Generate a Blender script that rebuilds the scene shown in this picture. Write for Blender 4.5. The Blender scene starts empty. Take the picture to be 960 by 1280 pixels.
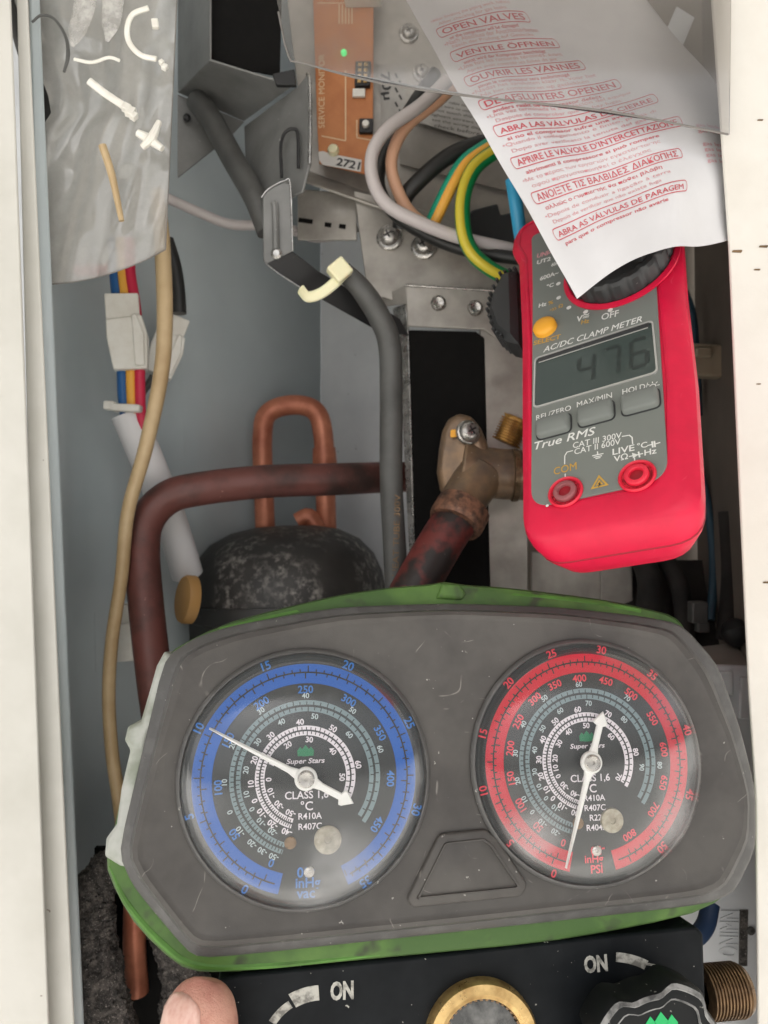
import bpy, math, random
from mathutils import Matrix, Vector, noise as mnoise
random.seed(4)
R = math.radians
SC = bpy.context.scene
COL = SC.collection

# ------------------------------------------------------------------ camera
F = 964.0                                  # focal length in photo pixels (960 wide)
CAM = Vector((0, 0, 1.0))
ROLL = R(2.5)
AX = Vector((math.cos(ROLL), 0, -math.sin(ROLL)))
AY = Vector((math.sin(ROLL), 0, math.cos(ROLL)))
AF = Vector((0, 1, 0))
cd = bpy.data.cameras.new('camera')
cam = bpy.data.objects.new('camera', cd)
COL.objects.link(cam)
SC.camera = cam
cam.matrix_world = Matrix(((AX.x, AY.x, -AF.x, CAM.x), (AX.y, AY.y, -AF.y, CAM.y), (AX.z, AY.z, -AF.z, CAM.z), (0, 0, 0, 1)))
cd.sensor_fit = 'VERTICAL'
cd.sensor_height = 34.6
cd.lens = 34.6 * F / 1280
cd.clip_start = 0.01
cd.clip_end = 300
cd.dof.use_dof = True
cd.dof.focus_distance = 0.285
cd.dof.aperture_fstop = 15

# ------------------------------------------------------------------ sky, sun, exposure
SUN_EL, SUN_AZ = R(55), R(195)             # azimuth from +Y, clockwise: behind the camera, a little to the left
w = bpy.data.worlds.new('World')
SC.world = w
w.use_nodes = True
nt = w.node_tree
bg = nt.nodes['Background']
sky = nt.nodes.new('ShaderNodeTexSky')
sky.sky_type = 'NISHITA'
sky.sun_disc = False
sky.sun_elevation = SUN_EL
sky.sun_rotation = SUN_AZ
sky.air_density = 1.0
sky.dust_density = 6.0
hs = nt.nodes.new('ShaderNodeHueSaturation')
hs.inputs['Saturation'].default_value = 0.25
nt.links.new(sky.outputs[0], hs.inputs['Color'])
nt.links.new(hs.outputs[0], bg.inputs['Color'])
bg.inputs['Strength'].default_value = 0.12
sl = bpy.data.lights.new('sun', 'SUN')
sl.energy = 4.0
sl.angle = R(0.6)
sl.color = (1.0, 0.97, 0.93)
sun = bpy.data.objects.new('sun', sl)
COL.objects.link(sun)
sd = Vector((math.sin(SUN_AZ) * math.cos(SUN_EL), math.cos(SUN_AZ) * math.cos(SUN_EL), math.sin(SUN_EL)))
sun.rotation_euler = sd.to_track_quat('Z', 'Y').to_euler()
sun.location = (0, -3, 4)
SC.view_settings.view_transform = 'Standard'
SC.view_settings.look = 'None'
SC.view_settings.exposure = 0.85
SC.view_settings.gamma = 1.0


# ------------------------------------------------------------------ helpers
def ray(px, py):
    return AX * ((px - 480) / F) + AY * ((640 - py) / F) + AF


def pt(px, py, Y):
    return CAM + ray(px, py) * Y


def S(r, g, b, k=1.0):
    f = lambda c: ((c / 255 + .055) / 1.055) ** 2.4 if c > 10 else c / 255 / 12.92
    return (min(1, f(r) * k), min(1, f(g) * k), min(1, f(b) * k))


class Frame:
    """A plane standing in the scene: local x right, y up, z towards the viewer."""
    def __init__(s, px, py, Y, yaw=0, pitch=0, roll=0):
        y, p, r = R(yaw), R(pitch), R(roll)
        n = Vector((math.sin(y) * math.cos(p), math.sin(p), math.cos(y) * math.cos(p)))
        u = Vector((math.cos(y), 0, -math.sin(y)))
        v = n.cross(u)
        u2 = u * math.cos(r) + v * math.sin(r)
        v2 = v * math.cos(r) - u * math.sin(r)
        tow = lambda a: AX * a.x + AY * a.y - AF * a.z
        U, V, N = tow(u2), tow(v2), tow(n)
        o = pt(px, py, Y)
        s.M = Matrix(((U.x, V.x, N.x, o.x), (U.y, V.y, N.y, o.y), (U.z, V.z, N.z, o.z), (0, 0, 0, 1)))
        s.I = s.M.inverted()

    def uv(s, px, py, h=0.0):
        c = s.I @ CAM
        d = s.I.to_3x3() @ ray(px, py)
        k = (h - c.z) / d.z
        return (c.x + d.x * k, c.y + d.y * k)

    def p(s, px, py, h=0.0):
        a = s.uv(px, py, h)
        return Vector((a[0], a[1], h))

    def w(s, px, py, Y):
        return s.I @ pt(px, py, Y)


def T(x=0, y=0, z=0):
    return Matrix.Translation((x, y, z))


def RZ(a):
    return Matrix.Rotation(a, 4, 'Z')


def catmull(P, n):
    P = [Vector(p) for p in P]
    if len(P) < 3:
        return [P[0].lerp(P[-1], i / n) for i in range(n + 1)]
    out = []
    for i in range(len(P) - 1):
        a = P[i - 1] if i else P[0] * 2 - P[1]
        b, c = P[i], P[i + 1]
        d = P[i + 2] if i + 2 < len(P) else P[-1] * 2 - P[-2]
        for k in range(n):
            t = k / n
            out.append(.5 * ((2 * b) + (c - a) * t + (2 * a - 5 * b + 4 * c - d) * t * t + (3 * b - a - 3 * c + d) * t ** 3))
    out.append(P[-1])
    return out


def rpoly(P, r, seg=5):
    """Polygon with rounded corners; r one radius or a list."""
    n = len(P)
    out = []
    for i in range(n):
        rr = r[i] if isinstance(r, (list, tuple)) else r
        b = Vector(P[i][:2]); a = Vector(P[i - 1][:2]); c = Vector(P[(i + 1) % n][:2])
        da, dc = (a - b), (c - b)
        la, lc = da.length, dc.length
        if rr <= 0 or la < 1e-9 or lc < 1e-9:
            out.append((b.x, b.y)); continue
        da /= la; dc /= lc
        ang = math.acos(max(-1, min(1, da.dot(dc))))
        d = max(1e-6, min(rr / math.tan(ang / 2), la * .49, lc * .49))
        p, q = b + da * d, b + dc * d
        for k in range(seg + 1):
            t = k / seg
            x = p * (1 - t) ** 2 + b * 2 * t * (1 - t) + q * t * t
            out.append((x.x, x.y))
    return out


_tc = {}


def text_geo(s, size=1.0, bold=0.0, spacing=1.0, shear=0.0):
    key = (s, bold, spacing, shear)
    if key not in _tc:
        c = bpy.data.curves.new('lettering_source', 'FONT')
        c.body = s; c.size = 1; c.align_x = 'CENTER'; c.align_y = 'CENTER'
        c.offset = bold; c.space_character = spacing; c.shear = shear; c.resolution_u = 3
        o = bpy.data.objects.new('lettering_source', c)
        m = o.to_mesh()
        vs = [(v.co.x, v.co.y) for v in m.vertices]
        fs = [tuple(p.vertices) for p in m.polygons]
        o.to_mesh_clear()
        bpy.data.objects.remove(o); bpy.data.curves.remove(c)
        if vs:
            x0, x1 = min(v[0] for v in vs), max(v[0] for v in vs)
            y0, y1 = min(v[1] for v in vs), max(v[1] for v in vs)
            cx, cy = (x0 + x1) / 2, (y0 + y1) / 2
            vs = [(x - cx, y - cy) for x, y in vs]
            wd = (x1 - x0, y1 - y0)
        else:
            wd = (1, 1)
        _tc[key] = (vs, fs, wd)
    vs, fs, wd = _tc[key]
    return [(x * size, y * size) for x, y in vs], fs, (wd[0] * size, wd[1] * size)


class MB:
    def __init__(s, M=None):
        s.v = []; s.f = []; s.mi = []; s.M = M

    def add(s, vs, fs, xf=None, mi=0):
        b = len(s.v)
        for q in vs:
            q = Vector(q) if len(q) == 3 else Vector((q[0], q[1], 0))
            s.v.append(xf @ q if xf is not None else q)
        for f in fs:
            s.f.append(tuple(b + i for i in f)); s.mi.append(mi)
        return s

    def box(s, c, d, xf=None, mi=0):
        x, y, z = d[0] / 2, d[1] / 2, d[2] / 2
        vs = [(c[0] + a * x, c[1] + b * y, c[2] + e * z) for e in (-1, 1) for b in (-1, 1) for a in (-1, 1)]
        return s.add(vs, [(0, 2, 3, 1), (4, 5, 7, 6), (0, 1, 5, 4), (2, 6, 7, 3), (0, 4, 6, 2), (1, 3, 7, 5)], xf, mi)

    def loft(s, rings, closed=True, cap0=True, cap1=True, xf=None, mi=0):
        n = len(rings[0]); vs = [p for r in rings for p in r]; fs = []
        for i in range(len(rings) - 1):
            for j in range(n if closed else n - 1):
                k = (j + 1) % n
                fs.append((i * n + j, i * n + k, (i + 1) * n + k, (i + 1) * n + j))
        if cap0: fs.append(tuple(reversed(range(n))))
        if cap1: fs.append(tuple((len(rings) - 1) * n + j for j in range(n)))
        return s.add(vs, fs, xf, mi)

    def prism(s, poly, z0, z1, xf=None, mi=0, ch=0.0):
        """Counter-clockwise polygon, from z0 up to z1, optional chamfer at the top."""
        rings = [[(x, y, z0) for x, y in poly]]
        if ch > 0:
            rings.append([(x, y, z1 - ch) for x, y in poly])
            rings.append([(x, y, z1) for x, y in inset(poly, ch)])
        else:
            rings.append([(x, y, z1) for x, y in poly])
        return s.loft(rings, xf=xf, mi=mi)

    def tube(s, P, r, seg=12, n=8, cap=True, xf=None, mi=0, smooth=True, flat=1.0):
        C = catmull(P, n) if smooth else [Vector(p) for p in P]
        m = len(C)
        if isinstance(r, (list, tuple)):
            rr = []
            for i in range(m):
                t = i / (m - 1) * (len(r) - 1); k = min(int(t), len(r) - 2)
                rr.append(r[k] + (r[k + 1] - r[k]) * (t - k))
        else:
            rr = [r] * m
        tan = []
        for i in range(m):
            d = C[min(i + 1, m - 1)] - C[max(i - 1, 0)]
            tan.append(d.normalized() if d.length > 1e-12 else Vector((0, 0, 1)))
        up = Vector((0, 0, 1)) if abs(tan[0].z) < .9 else Vector((1, 0, 0))
        nx = (up - tan[0] * up.dot(tan[0])).normalized()
        rings = []
        for i in range(m):
            nx = (nx - tan[i] * nx.dot(tan[i])).normalized()
            ny = tan[i].cross(nx)
            rings.append([C[i] + (nx * math.cos(a) + ny * math.sin(a) * flat) * rr[i] for a in (2 * math.pi * k / seg for k in range(seg))])
        return s.loft(rings, cap0=cap, cap1=cap, xf=xf, mi=mi)

    def lathe(s, prof, seg=32, xf=None, mi=0, close=False, wob=None):
        """Profile (radius, z) turned round local z."""
        rings = []
        for k in range(seg):
            a = 2 * math.pi * k / seg
            g = wob(a) if wob else 1
            rings.append([(q[0] * math.cos(a) * g, q[0] * math.sin(a) * g, q[1]) for q in prof])
        n = len(prof); vs = [p for r in rings for p in r]; fs = []
        for i in range(seg):
            j = (i + 1) % seg
            for k in range(n if close else n - 1):
                l = (k + 1) % n
                if prof[k][0] < 1e-9 and prof[l][0] < 1e-9: continue
                if prof[k][0] < 1e-9: fs.append((i * n + k, j * n + l, i * n + l))
                elif prof[l][0] < 1e-9: fs.append((i * n + k, j * n + k, i * n + l))
                else: fs.append((i * n + k, j * n + k, j * n + l, i * n + l))
        return s.add(vs, fs, xf, mi)

    def disc(s, r, z=0.0, seg=32, xf=None, mi=0):
        return s.add([(r * math.cos(2 * math.pi * k / seg), r * math.sin(2 * math.pi * k / seg), z) for k in range(seg)], [tuple(range(seg))], xf, mi)

    def arc(s, r0, r1, a0, a1, z=0.0, n=60, xf=None, mi=0):
        """Flat ring sector; angles clockwise from twelve o'clock, degrees."""
        vs = []
        for i in range(n + 1):
            a = R(a0 + (a1 - a0) * i / n)
            for r in (r0, r1):
                vs.append((r * math.sin(a), r * math.cos(a), z))
        return s.add(vs, [(2 * i, 2 * i + 1, 2 * i + 3, 2 * i + 2) for i in range(n)], xf, mi)

    def tick(s, r0, r1, a, wd, z, xf=None, mi=0):
        a = R(a); sn, cs = math.sin(a), math.cos(a)
        vs = [(r * sn + k * wd / 2 * cs, r * cs - k * wd / 2 * sn, z) for r in (r0, r1) for k in (-1, 1)]
        return s.add(vs, [(0, 2, 3, 1)], xf, mi)

    def text(s, t, size, xf=None, bold=0.0, width=None, spacing=1.0, shear=0.0, fn=None, mi=0, height=None):
        stamp = bold > 0 and any(c in 'MΔσψ' for c in t)      # letters whose outline breaks when it is widened: stamped four times instead
        vs, fs, wd = text_geo(t, size, 0.0 if stamp else bold, spacing, shear)
        kx = width / wd[0] if width else 1
        ky = height / wd[1] if height else 1
        d = bold * size * .8
        for i, (dx, dy) in enumerate(((-d, 0), (d, 0), (0, -d), (0, d)) if stamp else ((0, 0),)):
            q = [((x + dx) * kx, (y + dy) * ky, i * 5e-6) for x, y in vs]
            if fn: q = [fn(x, y) - AF * z for x, y, z in q]
            s.add(q, fs, xf, mi)
        return s

    def plate(s, P, t, mi=0):
        """World polygon of (px, py, Y); thickness t away from the camera."""
        Q = [pt(*p) for p in P]
        n = Vector((0, 0, 0))
        for i in range(len(Q)):
            a, b = Q[i], Q[(i + 1) % len(Q)]
            n += a.cross(b)
        n.normalize()
        c = sum(Q, Vector()) / len(Q)
        if n.dot(CAM - c) < 0:
            Q.reverse(); n = -n
        return s.loft([[q - n * t for q in Q], Q], mi=mi)


def inset(poly, d):
    n = len(poly); out = []
    A = sum(poly[i][0] * poly[(i + 1) % n][1] - poly[(i + 1) % n][0] * poly[i][1] for i in range(n))
    sg = 1 if A > 0 else -1
    for i in range(n):
        a, b, c = Vector(poly[i - 1]), Vector(poly[i]), Vector(poly[(i + 1) % n])
        e1, e2 = (b - a), (c - b)
        if e1.length < 1e-9: e1 = e2
        if e2.length < 1e-9: e2 = e1
        e1.normalize(); e2.normalize()
        n1, n2 = Vector((-e1.y, e1.x)) * sg, Vector((-e2.y, e2.x)) * sg
        m = n1 + n2
        L = m.length
        m = m / L if L > 1e-6 else n1
        k = d / max(.4, m.dot(n1))
        q = b + m * k
        out.append((q.x, q.y))
    return out


def obj(name, mb, mats, parent=None, bevel=0.0, smooth=35, origin=None, seg=2, kind=None):
    me = bpy.data.meshes.new(name)
    vs = mb.v
    if origin is not None:
        vs = [v - origin for v in vs]
    me.from_pydata([tuple(v) for v in vs], [], mb.f)
    if not isinstance(mats, (list, tuple)): mats = [mats]
    for m in mats: me.materials.append(m)
    if len(mats) > 1: me.polygons.foreach_set('material_index', mb.mi)
    me.validate()
    if smooth:
        me.shade_smooth()
        me.set_sharp_from_angle(angle=R(smooth))
    me.update()
    o = bpy.data.objects.new(name, me)
    COL.objects.link(o)
    if parent is not None: o.parent = parent
    if origin is not None: o.location = origin
    if bevel:
        b = o.modifiers.new('bevel', 'BEVEL'); b.width = bevel; b.segments = seg; b.limit_method = 'ANGLE'; b.angle_limit = R(40)
    if kind: o['kind'] = kind
    return o


def tag(o, label, cat, group=None):
    o['label'] = label; o['category'] = cat
    if group: o['group'] = group
    return o


def thing(name, label, cat, M, group=None):
    o = bpy.data.objects.new(name, None)
    COL.objects.link(o)
    o.empty_display_size = .01
    o.matrix_world = M
    return tag(o, label, cat, group)


def solo(name, mb, mats, label, cat, group=None, **k):
    """A thing that is one mesh, built in world coordinates."""
    c = sum(mb.v, Vector()) / len(mb.v)
    return tag(obj(name, mb, mats, origin=c, **k), label, cat, group)


def world_thing(name, label, cat, P, group=None):
    """An Empty at a point; its parts are built in world coordinates through part()."""
    return thing(name, label, cat, T(*pt(*P)), group)


def part(name, mb, mats, par, **k):
    """World-coordinate mesh as a child of an unrotated Empty."""
    o = par.matrix_world.to_translation() if par.parent is None else par.parent.matrix_world.to_translation()
    mb.v = [v - o for v in mb.v]
    return obj(name, mb, mats, par, **k)


# ------------------------------------------------------------------ materials
def mat(name, col, rough=.5, metal=0.0, col2=None, ns=60.0, lo=.4, hi=.65, bump=0.0, bs=300.0, specks=None, spk=(.7, .73), spks=700.0,
        spec=.5, detail=4.0, rv=0.0, streak=None, coat=0.0, sss=0.0, mask=None, scr=None):
    m = bpy.data.materials.new(name)
    m.use_nodes = True
    t = m.node_tree; N = t.nodes; L = t.links
    b = N['Principled BSDF']
    b.inputs['Roughness'].default_value = rough
    b.inputs['Metallic'].default_value = metal
    b.inputs['Specular IOR Level'].default_value = spec
    if coat:
        b.inputs['Coat Weight'].default_value = coat
        b.inputs['Coat Roughness'].default_value = .1
    if sss:
        b.inputs['Subsurface Weight'].default_value = sss
        b.inputs['Subsurface Radius'].default_value = (.004, .0015, .0008)
        b.inputs['Subsurface Scale'].default_value = 1.0
    tc = N.new('ShaderNodeTexCoord')
    mp = N.new('ShaderNodeMapping')
    L.new(tc.outputs['Object'], mp.inputs[0])
    if streak: mp.inputs['Scale'].default_value = streak

    def noise(scale, det=4.0, off=0.0):
        n = N.new('ShaderNodeTexNoise')
        n.inputs['Scale'].default_value = scale; n.inputs['Detail'].default_value = det
        n.inputs['Roughness'].default_value = .6
        if off:
            a = N.new('ShaderNodeVectorMath'); a.operation = 'ADD'; a.inputs[1].default_value = (off, off * .7, -off)
            L.new(mp.outputs[0], a.inputs[0]); L.new(a.outputs[0], n.inputs['Vector'])
        else:
            L.new(mp.outputs[0], n.inputs['Vector'])
        return n

    def ramp(src, a, z):
        r = N.new('ShaderNodeMapRange')
        r.inputs[1].default_value = a; r.inputs[2].default_value = z
        r.clamp = True
        L.new(src, r.inputs[0])
        return r.outputs[0]
    c4 = lambda c: (c[0], c[1], c[2], 1)
    b.inputs['Base Color'].default_value = c4(col)
    src = None
    if col2 is not None:
        mx = N.new('ShaderNodeMix'); mx.data_type = 'RGBA'
        mx.inputs[6].default_value = c4(col); mx.inputs[7].default_value = c4(col2)
        L.new(ramp(noise(ns, detail).outputs['Fac'], lo, hi), mx.inputs[0])
        src = mx.outputs[2]
    if specks is not None:
        mx = N.new('ShaderNodeMix'); mx.data_type = 'RGBA'
        mx.inputs[7].default_value = c4(specks)
        if src: L.new(src, mx.inputs[6])
        else: mx.inputs[6].default_value = c4(col)
        fs_ = ramp(noise(spks, 2.0 if mask is None else 6.0, 3.3).outputs['Fac'], spk[0], spk[1])
        if mask:
            ml = N.new('ShaderNodeMath'); ml.operation = 'MULTIPLY'
            L.new(fs_, ml.inputs[0]); L.new(ramp(noise(mask[0], 3.0, 8.1).outputs['Fac'], mask[1], mask[2]), ml.inputs[1]); fs_ = ml.outputs[0]
        L.new(fs_, mx.inputs[0])
        src = mx.outputs[2]
    if scr is not None:
        # hair scratches: thin contour lines of a slow noise, here and there
        sn = noise(scr[1], 1.0, 12.7).outputs['Fac']
        m1 = N.new('ShaderNodeMath'); m1.operation = 'SUBTRACT'; m1.inputs[1].default_value = .5; L.new(sn, m1.inputs[0])
        m2 = N.new('ShaderNodeMath'); m2.operation = 'ABSOLUTE'; L.new(m1.outputs[0], m2.inputs[0])
        m3 = N.new('ShaderNodeMapRange'); m3.inputs[1].default_value = 0; m3.inputs[2].default_value = scr[2]; m3.inputs[3].default_value = 1; m3.inputs[4].default_value = 0
        L.new(m2.outputs[0], m3.inputs[0])
        m4 = N.new('ShaderNodeMath'); m4.operation = 'MULTIPLY'; L.new(m3.outputs[0], m4.inputs[0]); L.new(ramp(noise(scr[1] * 2.3, 2.0, 21.0).outputs['Fac'], .56, .66), m4.inputs[1])
        mx = N.new('ShaderNodeMix'); mx.data_type = 'RGBA'; mx.inputs[7].default_value = c4(scr[0])
        if src: L.new(src, mx.inputs[6])
        else: mx.inputs[6].default_value = c4(col)
        L.new(m4.outputs[0], mx.inputs[0]); src = mx.outputs[2]
    if src: L.new(src, b.inputs['Base Color'])
    if rv:
        a = N.new('ShaderNodeMapRange'); a.inputs[3].default_value = max(.02, rough - rv); a.inputs[4].default_value = min(1, rough + rv)
        a.inputs[1].default_value = .35; a.inputs[2].default_value = .65
        L.new(noise(ns * 1.7, 5.0, 1.7).outputs['Fac'], a.inputs[0]); L.new(a.outputs[0], b.inputs['Roughness'])
    if bump:
        bn = N.new('ShaderNodeBump'); bn.inputs['Strength'].default_value = bump; bn.inputs['Distance'].default_value = .001
        L.new(noise(bs, 3.0, 5.1).outputs['Fac'], bn.inputs['Height']); L.new(bn.outputs[0], b.inputs['Normal'])
    return m


def clear_mat(name, tint=(1, 1, 1), haze=0.03, hazecol=(.8, .8, .8), rough=.06, ior=1.45, hs_=80.0, hlo=.45, hhi=.75, hz2=0.0, cap=1.0, glare_spots=()):
    """See-through sheet: transparent + mirror by Fresnel + a little milky scatter, more of it in patches painted as glare."""
    m = bpy.data.materials.new(name); m.use_nodes = True
    t = m.node_tree; N = t.nodes; L = t.links
    N.remove(N['Principled BSDF'])
    out = N['Material Output']
    tr = N.new('ShaderNodeBsdfTransparent'); tr.inputs[0].default_value = (*tint, 1)
    gl = N.new('ShaderNodeBsdfGlossy'); gl.inputs['Roughness'].default_value = rough; gl.inputs[0].default_value = (1, 1, 1, 1)
    df = N.new('ShaderNodeBsdfDiffuse'); df.inputs[0].default_value = (*hazecol, 1)
    tl = N.new('ShaderNodeBsdfTranslucent'); tl.inputs[0].default_value = (*hazecol, 1)
    ad = N.new('ShaderNodeMixShader'); ad.inputs[0].default_value = .4
    L.new(df.outputs[0], ad.inputs[1]); L.new(tl.outputs[0], ad.inputs[2])
    tc = N.new('ShaderNodeTexCoord')
    n = N.new('ShaderNodeTexNoise'); n.inputs['Scale'].default_value = hs_; n.inputs['Detail'].default_value = 6
    n.inputs['Roughness'].default_value = .65
    L.new(tc.outputs['Object'], n.inputs['Vector'])
    mr = N.new('ShaderNodeMapRange'); mr.inputs[1].default_value = hlo; mr.inputs[2].default_value = hhi
    mr.inputs[3].default_value = haze; mr.inputs[4].default_value = haze + hz2
    L.new(n.outputs['Fac'], mr.inputs[0])
    hz_out = mr.outputs[0]
    for (sx, sy, sz, rad, amt) in glare_spots:
        # a milky patch painted in place of a reflection, mottled like wear
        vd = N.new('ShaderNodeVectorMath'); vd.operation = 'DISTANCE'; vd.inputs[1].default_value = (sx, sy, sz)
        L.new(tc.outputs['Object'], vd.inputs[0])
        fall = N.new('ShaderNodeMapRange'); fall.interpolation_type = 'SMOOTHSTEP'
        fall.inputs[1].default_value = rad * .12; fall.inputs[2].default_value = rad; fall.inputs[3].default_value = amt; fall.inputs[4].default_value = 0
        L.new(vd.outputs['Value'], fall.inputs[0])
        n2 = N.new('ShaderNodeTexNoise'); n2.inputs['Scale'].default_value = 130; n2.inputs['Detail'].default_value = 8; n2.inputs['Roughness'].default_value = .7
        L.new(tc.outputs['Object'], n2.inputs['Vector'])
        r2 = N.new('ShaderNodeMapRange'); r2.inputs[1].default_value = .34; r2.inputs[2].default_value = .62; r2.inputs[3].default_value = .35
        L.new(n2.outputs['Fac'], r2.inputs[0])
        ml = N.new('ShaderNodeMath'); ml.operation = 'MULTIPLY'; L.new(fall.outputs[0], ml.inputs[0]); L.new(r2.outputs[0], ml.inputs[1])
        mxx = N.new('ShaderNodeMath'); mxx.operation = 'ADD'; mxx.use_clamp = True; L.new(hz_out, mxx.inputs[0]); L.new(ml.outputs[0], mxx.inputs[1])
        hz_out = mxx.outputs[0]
    m1 = N.new('ShaderNodeMixShader'); L.new(hz_out, m1.inputs[0]); L.new(tr.outputs[0], m1.inputs[1]); L.new(ad.outputs[0], m1.inputs[2])
    fr = N.new('ShaderNodeFresnel'); fr.inputs[0].default_value = ior
    mn = N.new('ShaderNodeMath'); mn.operation = 'MINIMUM'; mn.inputs[1].default_value = cap; L.new(fr.outputs[0], mn.inputs[0])
    m2 = N.new('ShaderNodeMixShader'); L.new(mn.outputs[0], m2.inputs[0]); L.new(m1.outputs[0], m2.inputs[1]); L.new(gl.outputs[0], m2.inputs[2])
    L.new(m2.outputs[0], out.inputs['Surface'])
    return m


M = {}
M['cream'] = mat('cream_paint', S(223, 219, 211), .42, col2=S(216, 211, 202), ns=25, specks=S(120, 105, 90), spk=(.78, .80), spks=160, bump=.05, bs=900)
M['white_paint'] = mat('white_paint', S(204, 202, 195), .4, col2=S(194, 192, 184), ns=22, bump=.04, bs=700, specks=S(140, 130, 120), spk=(.76, .78), spks=200)
M['galv'] = mat('blue_grey_coated_steel', S(192, 201, 203), .42, 0, col2=S(168, 178, 181), ns=7, lo=.3, hi=.75, rv=.08, bump=.03, bs=500)
M['galv_light'] = mat('pale_galvanised_steel', S(224, 226, 228), .4, .1, col2=S(210, 212, 215), ns=14, rv=.1, specks=S(120, 120, 118), spk=(.74, .77), spks=260)
M['galv_warm'] = mat('dull_galvanised_steel', S(176, 171, 163), .42, .4, col2=S(152, 147, 140), ns=40, rv=.12, bump=.04, bs=400)
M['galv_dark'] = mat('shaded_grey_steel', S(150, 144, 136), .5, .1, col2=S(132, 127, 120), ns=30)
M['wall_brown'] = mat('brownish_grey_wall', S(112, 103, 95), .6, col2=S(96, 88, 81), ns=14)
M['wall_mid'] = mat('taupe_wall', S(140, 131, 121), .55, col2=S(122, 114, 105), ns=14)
M['edge_steel'] = mat('bright_cut_steel', S(190, 188, 184), .28, .9, col2=S(140, 138, 134), ns=120, rv=.12)
M['black_bracket'] = mat('black_painted_steel', S(126, 126, 124), .45, .15, col2=S(106, 106, 104), ns=30, specks=S(150, 150, 148), spk=(.735, .76), spks=420)
M['black'] = mat('black_plastic', S(30, 30, 31), .5, specks=S(110, 110, 108), spk=(.74, .77), spks=600)
M['jet'] = mat('black_foam', S(14, 13, 12), .85, col2=S(18, 17, 16), ns=200, spec=.2)
M['pad'] = mat('charcoal_hollow', S(46, 43, 40), .9, col2=S(28, 26, 25), ns=45, bump=.6, bs=160)  # charcoal of the shade sheet in the hollow and of the hoses
M['cable_grey'] = mat('grey_rubber_cable', S(84, 84, 82), .5, col2=S(72, 72, 70), ns=60, bump=.05, bs=700)
M['black_wire'] = mat('black_wire', S(36, 36, 35), .45)
M['greywhite_wire'] = mat('pale_grey_wire', S(196, 188, 186), .42)
M['peach_wire'] = mat('peach_wire', S(216, 168, 138), .42)
M['green_wire'] = mat('green_wire', S(14, 132, 72), .4)
M['teal_wire'] = mat('teal_wire', S(16, 148, 118), .4)
M['yellow_wire'] = mat('yellow_wire', S(214, 196, 60), .4)
M['blue_wire'] = mat('sky_blue_wire', S(56, 158, 200), .4)
M['dim_blue'] = mat('dull_blue_wire', S(38, 68, 84), .6)  # blue kept dark and greyish
M['clip_tan'] = mat('dull_tan_clip', S(150, 138, 118), .5)  # cream clip toned down to tan
M['darkblue_wire'] = mat('dark_blue_wire', S(36, 92, 150), .4)
M['navy'] = mat('navy_hose', S(34, 54, 84), .5)
M['orange_wire'] = mat('yellow_orange_wire', S(240, 176, 70), .42)
M['red_wire'] = mat('pinkish_red_wire', S(206, 40, 74), .42)
M['beige_wire'] = mat('beige_wire', S(190, 166, 128), .42, col2=S(168, 142, 104), ns=30)
M['nylon'] = mat('white_nylon', S(232, 230, 222), .4, col2=S(222, 218, 208), ns=90)
M['cream_nylon'] = mat('cream_nylon', S(232, 226, 188), .4, sss=.15)
M['white_tube'] = mat('white_tube', S(226, 224, 224), .38)
M['copper'] = mat('tarnished_copper', S(212, 138, 108), .42, .3, col2=S(158, 88, 64), ns=45, lo=.35, hi=.7, rv=.12, bump=.05, bs=260)
M['dark_pipe'] = mat('oxidised_red_pipe', S(100, 58, 52), .5, .1, col2=S(56, 40, 36), ns=34, lo=.42, hi=.66, rv=.12, bump=.12, bs=330, specks=S(150, 110, 100), spk=(.74, .77), spks=500)
M['brass_dull'] = mat('dull_brass', S(142, 116, 90), .42, .4, col2=S(98, 87, 78), ns=75, lo=.35, hi=.7, rv=.12, bump=.06, bs=350, specks=S(180, 165, 150), spk=(.72, .75), spks=420)
M['brass'] = mat('bright_brass', S(214, 182, 124), .36, .7, col2=S(168, 134, 84), ns=120, rv=.1)
M['solder'] = mat('scorched_copper_collar', S(150, 108, 86), .5, .4, col2=S(84, 64, 54), ns=210, lo=.4, hi=.62, rv=.15, bump=.5, bs=500)
M['brass_thread'] = mat('brass_thread', S(196, 150, 78), .38, .6, col2=S(140, 100, 52), ns=120, rv=.1)
M['brass_old'] = mat('old_brass', S(134, 108, 80), .38, .7, col2=S(92, 74, 56), ns=160, rv=.12)
M['nickel'] = mat('tarnished_nickel', S(176, 170, 152), .4, .35, col2=S(140, 132, 114), ns=260, rv=.1)
M['zinc'] = mat('zinc_screw', S(196, 192, 186), .3, .85, col2=S(150, 148, 144), ns=200, rv=.1)
M['compressor'] = mat('black_compressor_paint', S(44, 42, 40), .5, col2=S(58, 55, 52), ns=30, specks=S(150, 145, 138), spk=(.48, .70), spks=230, mask=(30, .43, .60), bump=.25, bs=260)
M['compressor_side'] = mat('black_compressor_side', S(44, 44, 43), .5, col2=S(52, 50, 48), ns=50, bump=.1, bs=260, specks=S(110, 108, 104), spk=(.73, .77), spks=300)
M['ochre'] = mat('ochre_rubber', S(176, 134, 78), .5)
M['felt'] = mat('grey_felt_sleeve', S(56, 53, 51), .95, col2=S(104, 98, 93), ns=260, lo=.42, hi=.68, bump=1.0, bs=900, specks=S(160, 152, 146), spk=(.6, .72), spks=1400)
M['pcb'] = mat('brown_board', S(196, 124, 70), .45, col2=S(180, 108, 58), ns=50)
M['print_cream'] = mat('cream_print', S(226, 200, 160), .5)
M['white_label'] = mat('white_label', S(214, 210, 206), .5)
M['grey_label'] = mat('grey_label', S(176, 172, 166), .5, col2=S(160, 156, 150), ns=60)
M['print_dark'] = mat('dark_print', S(40, 38, 38), .5)
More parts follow.
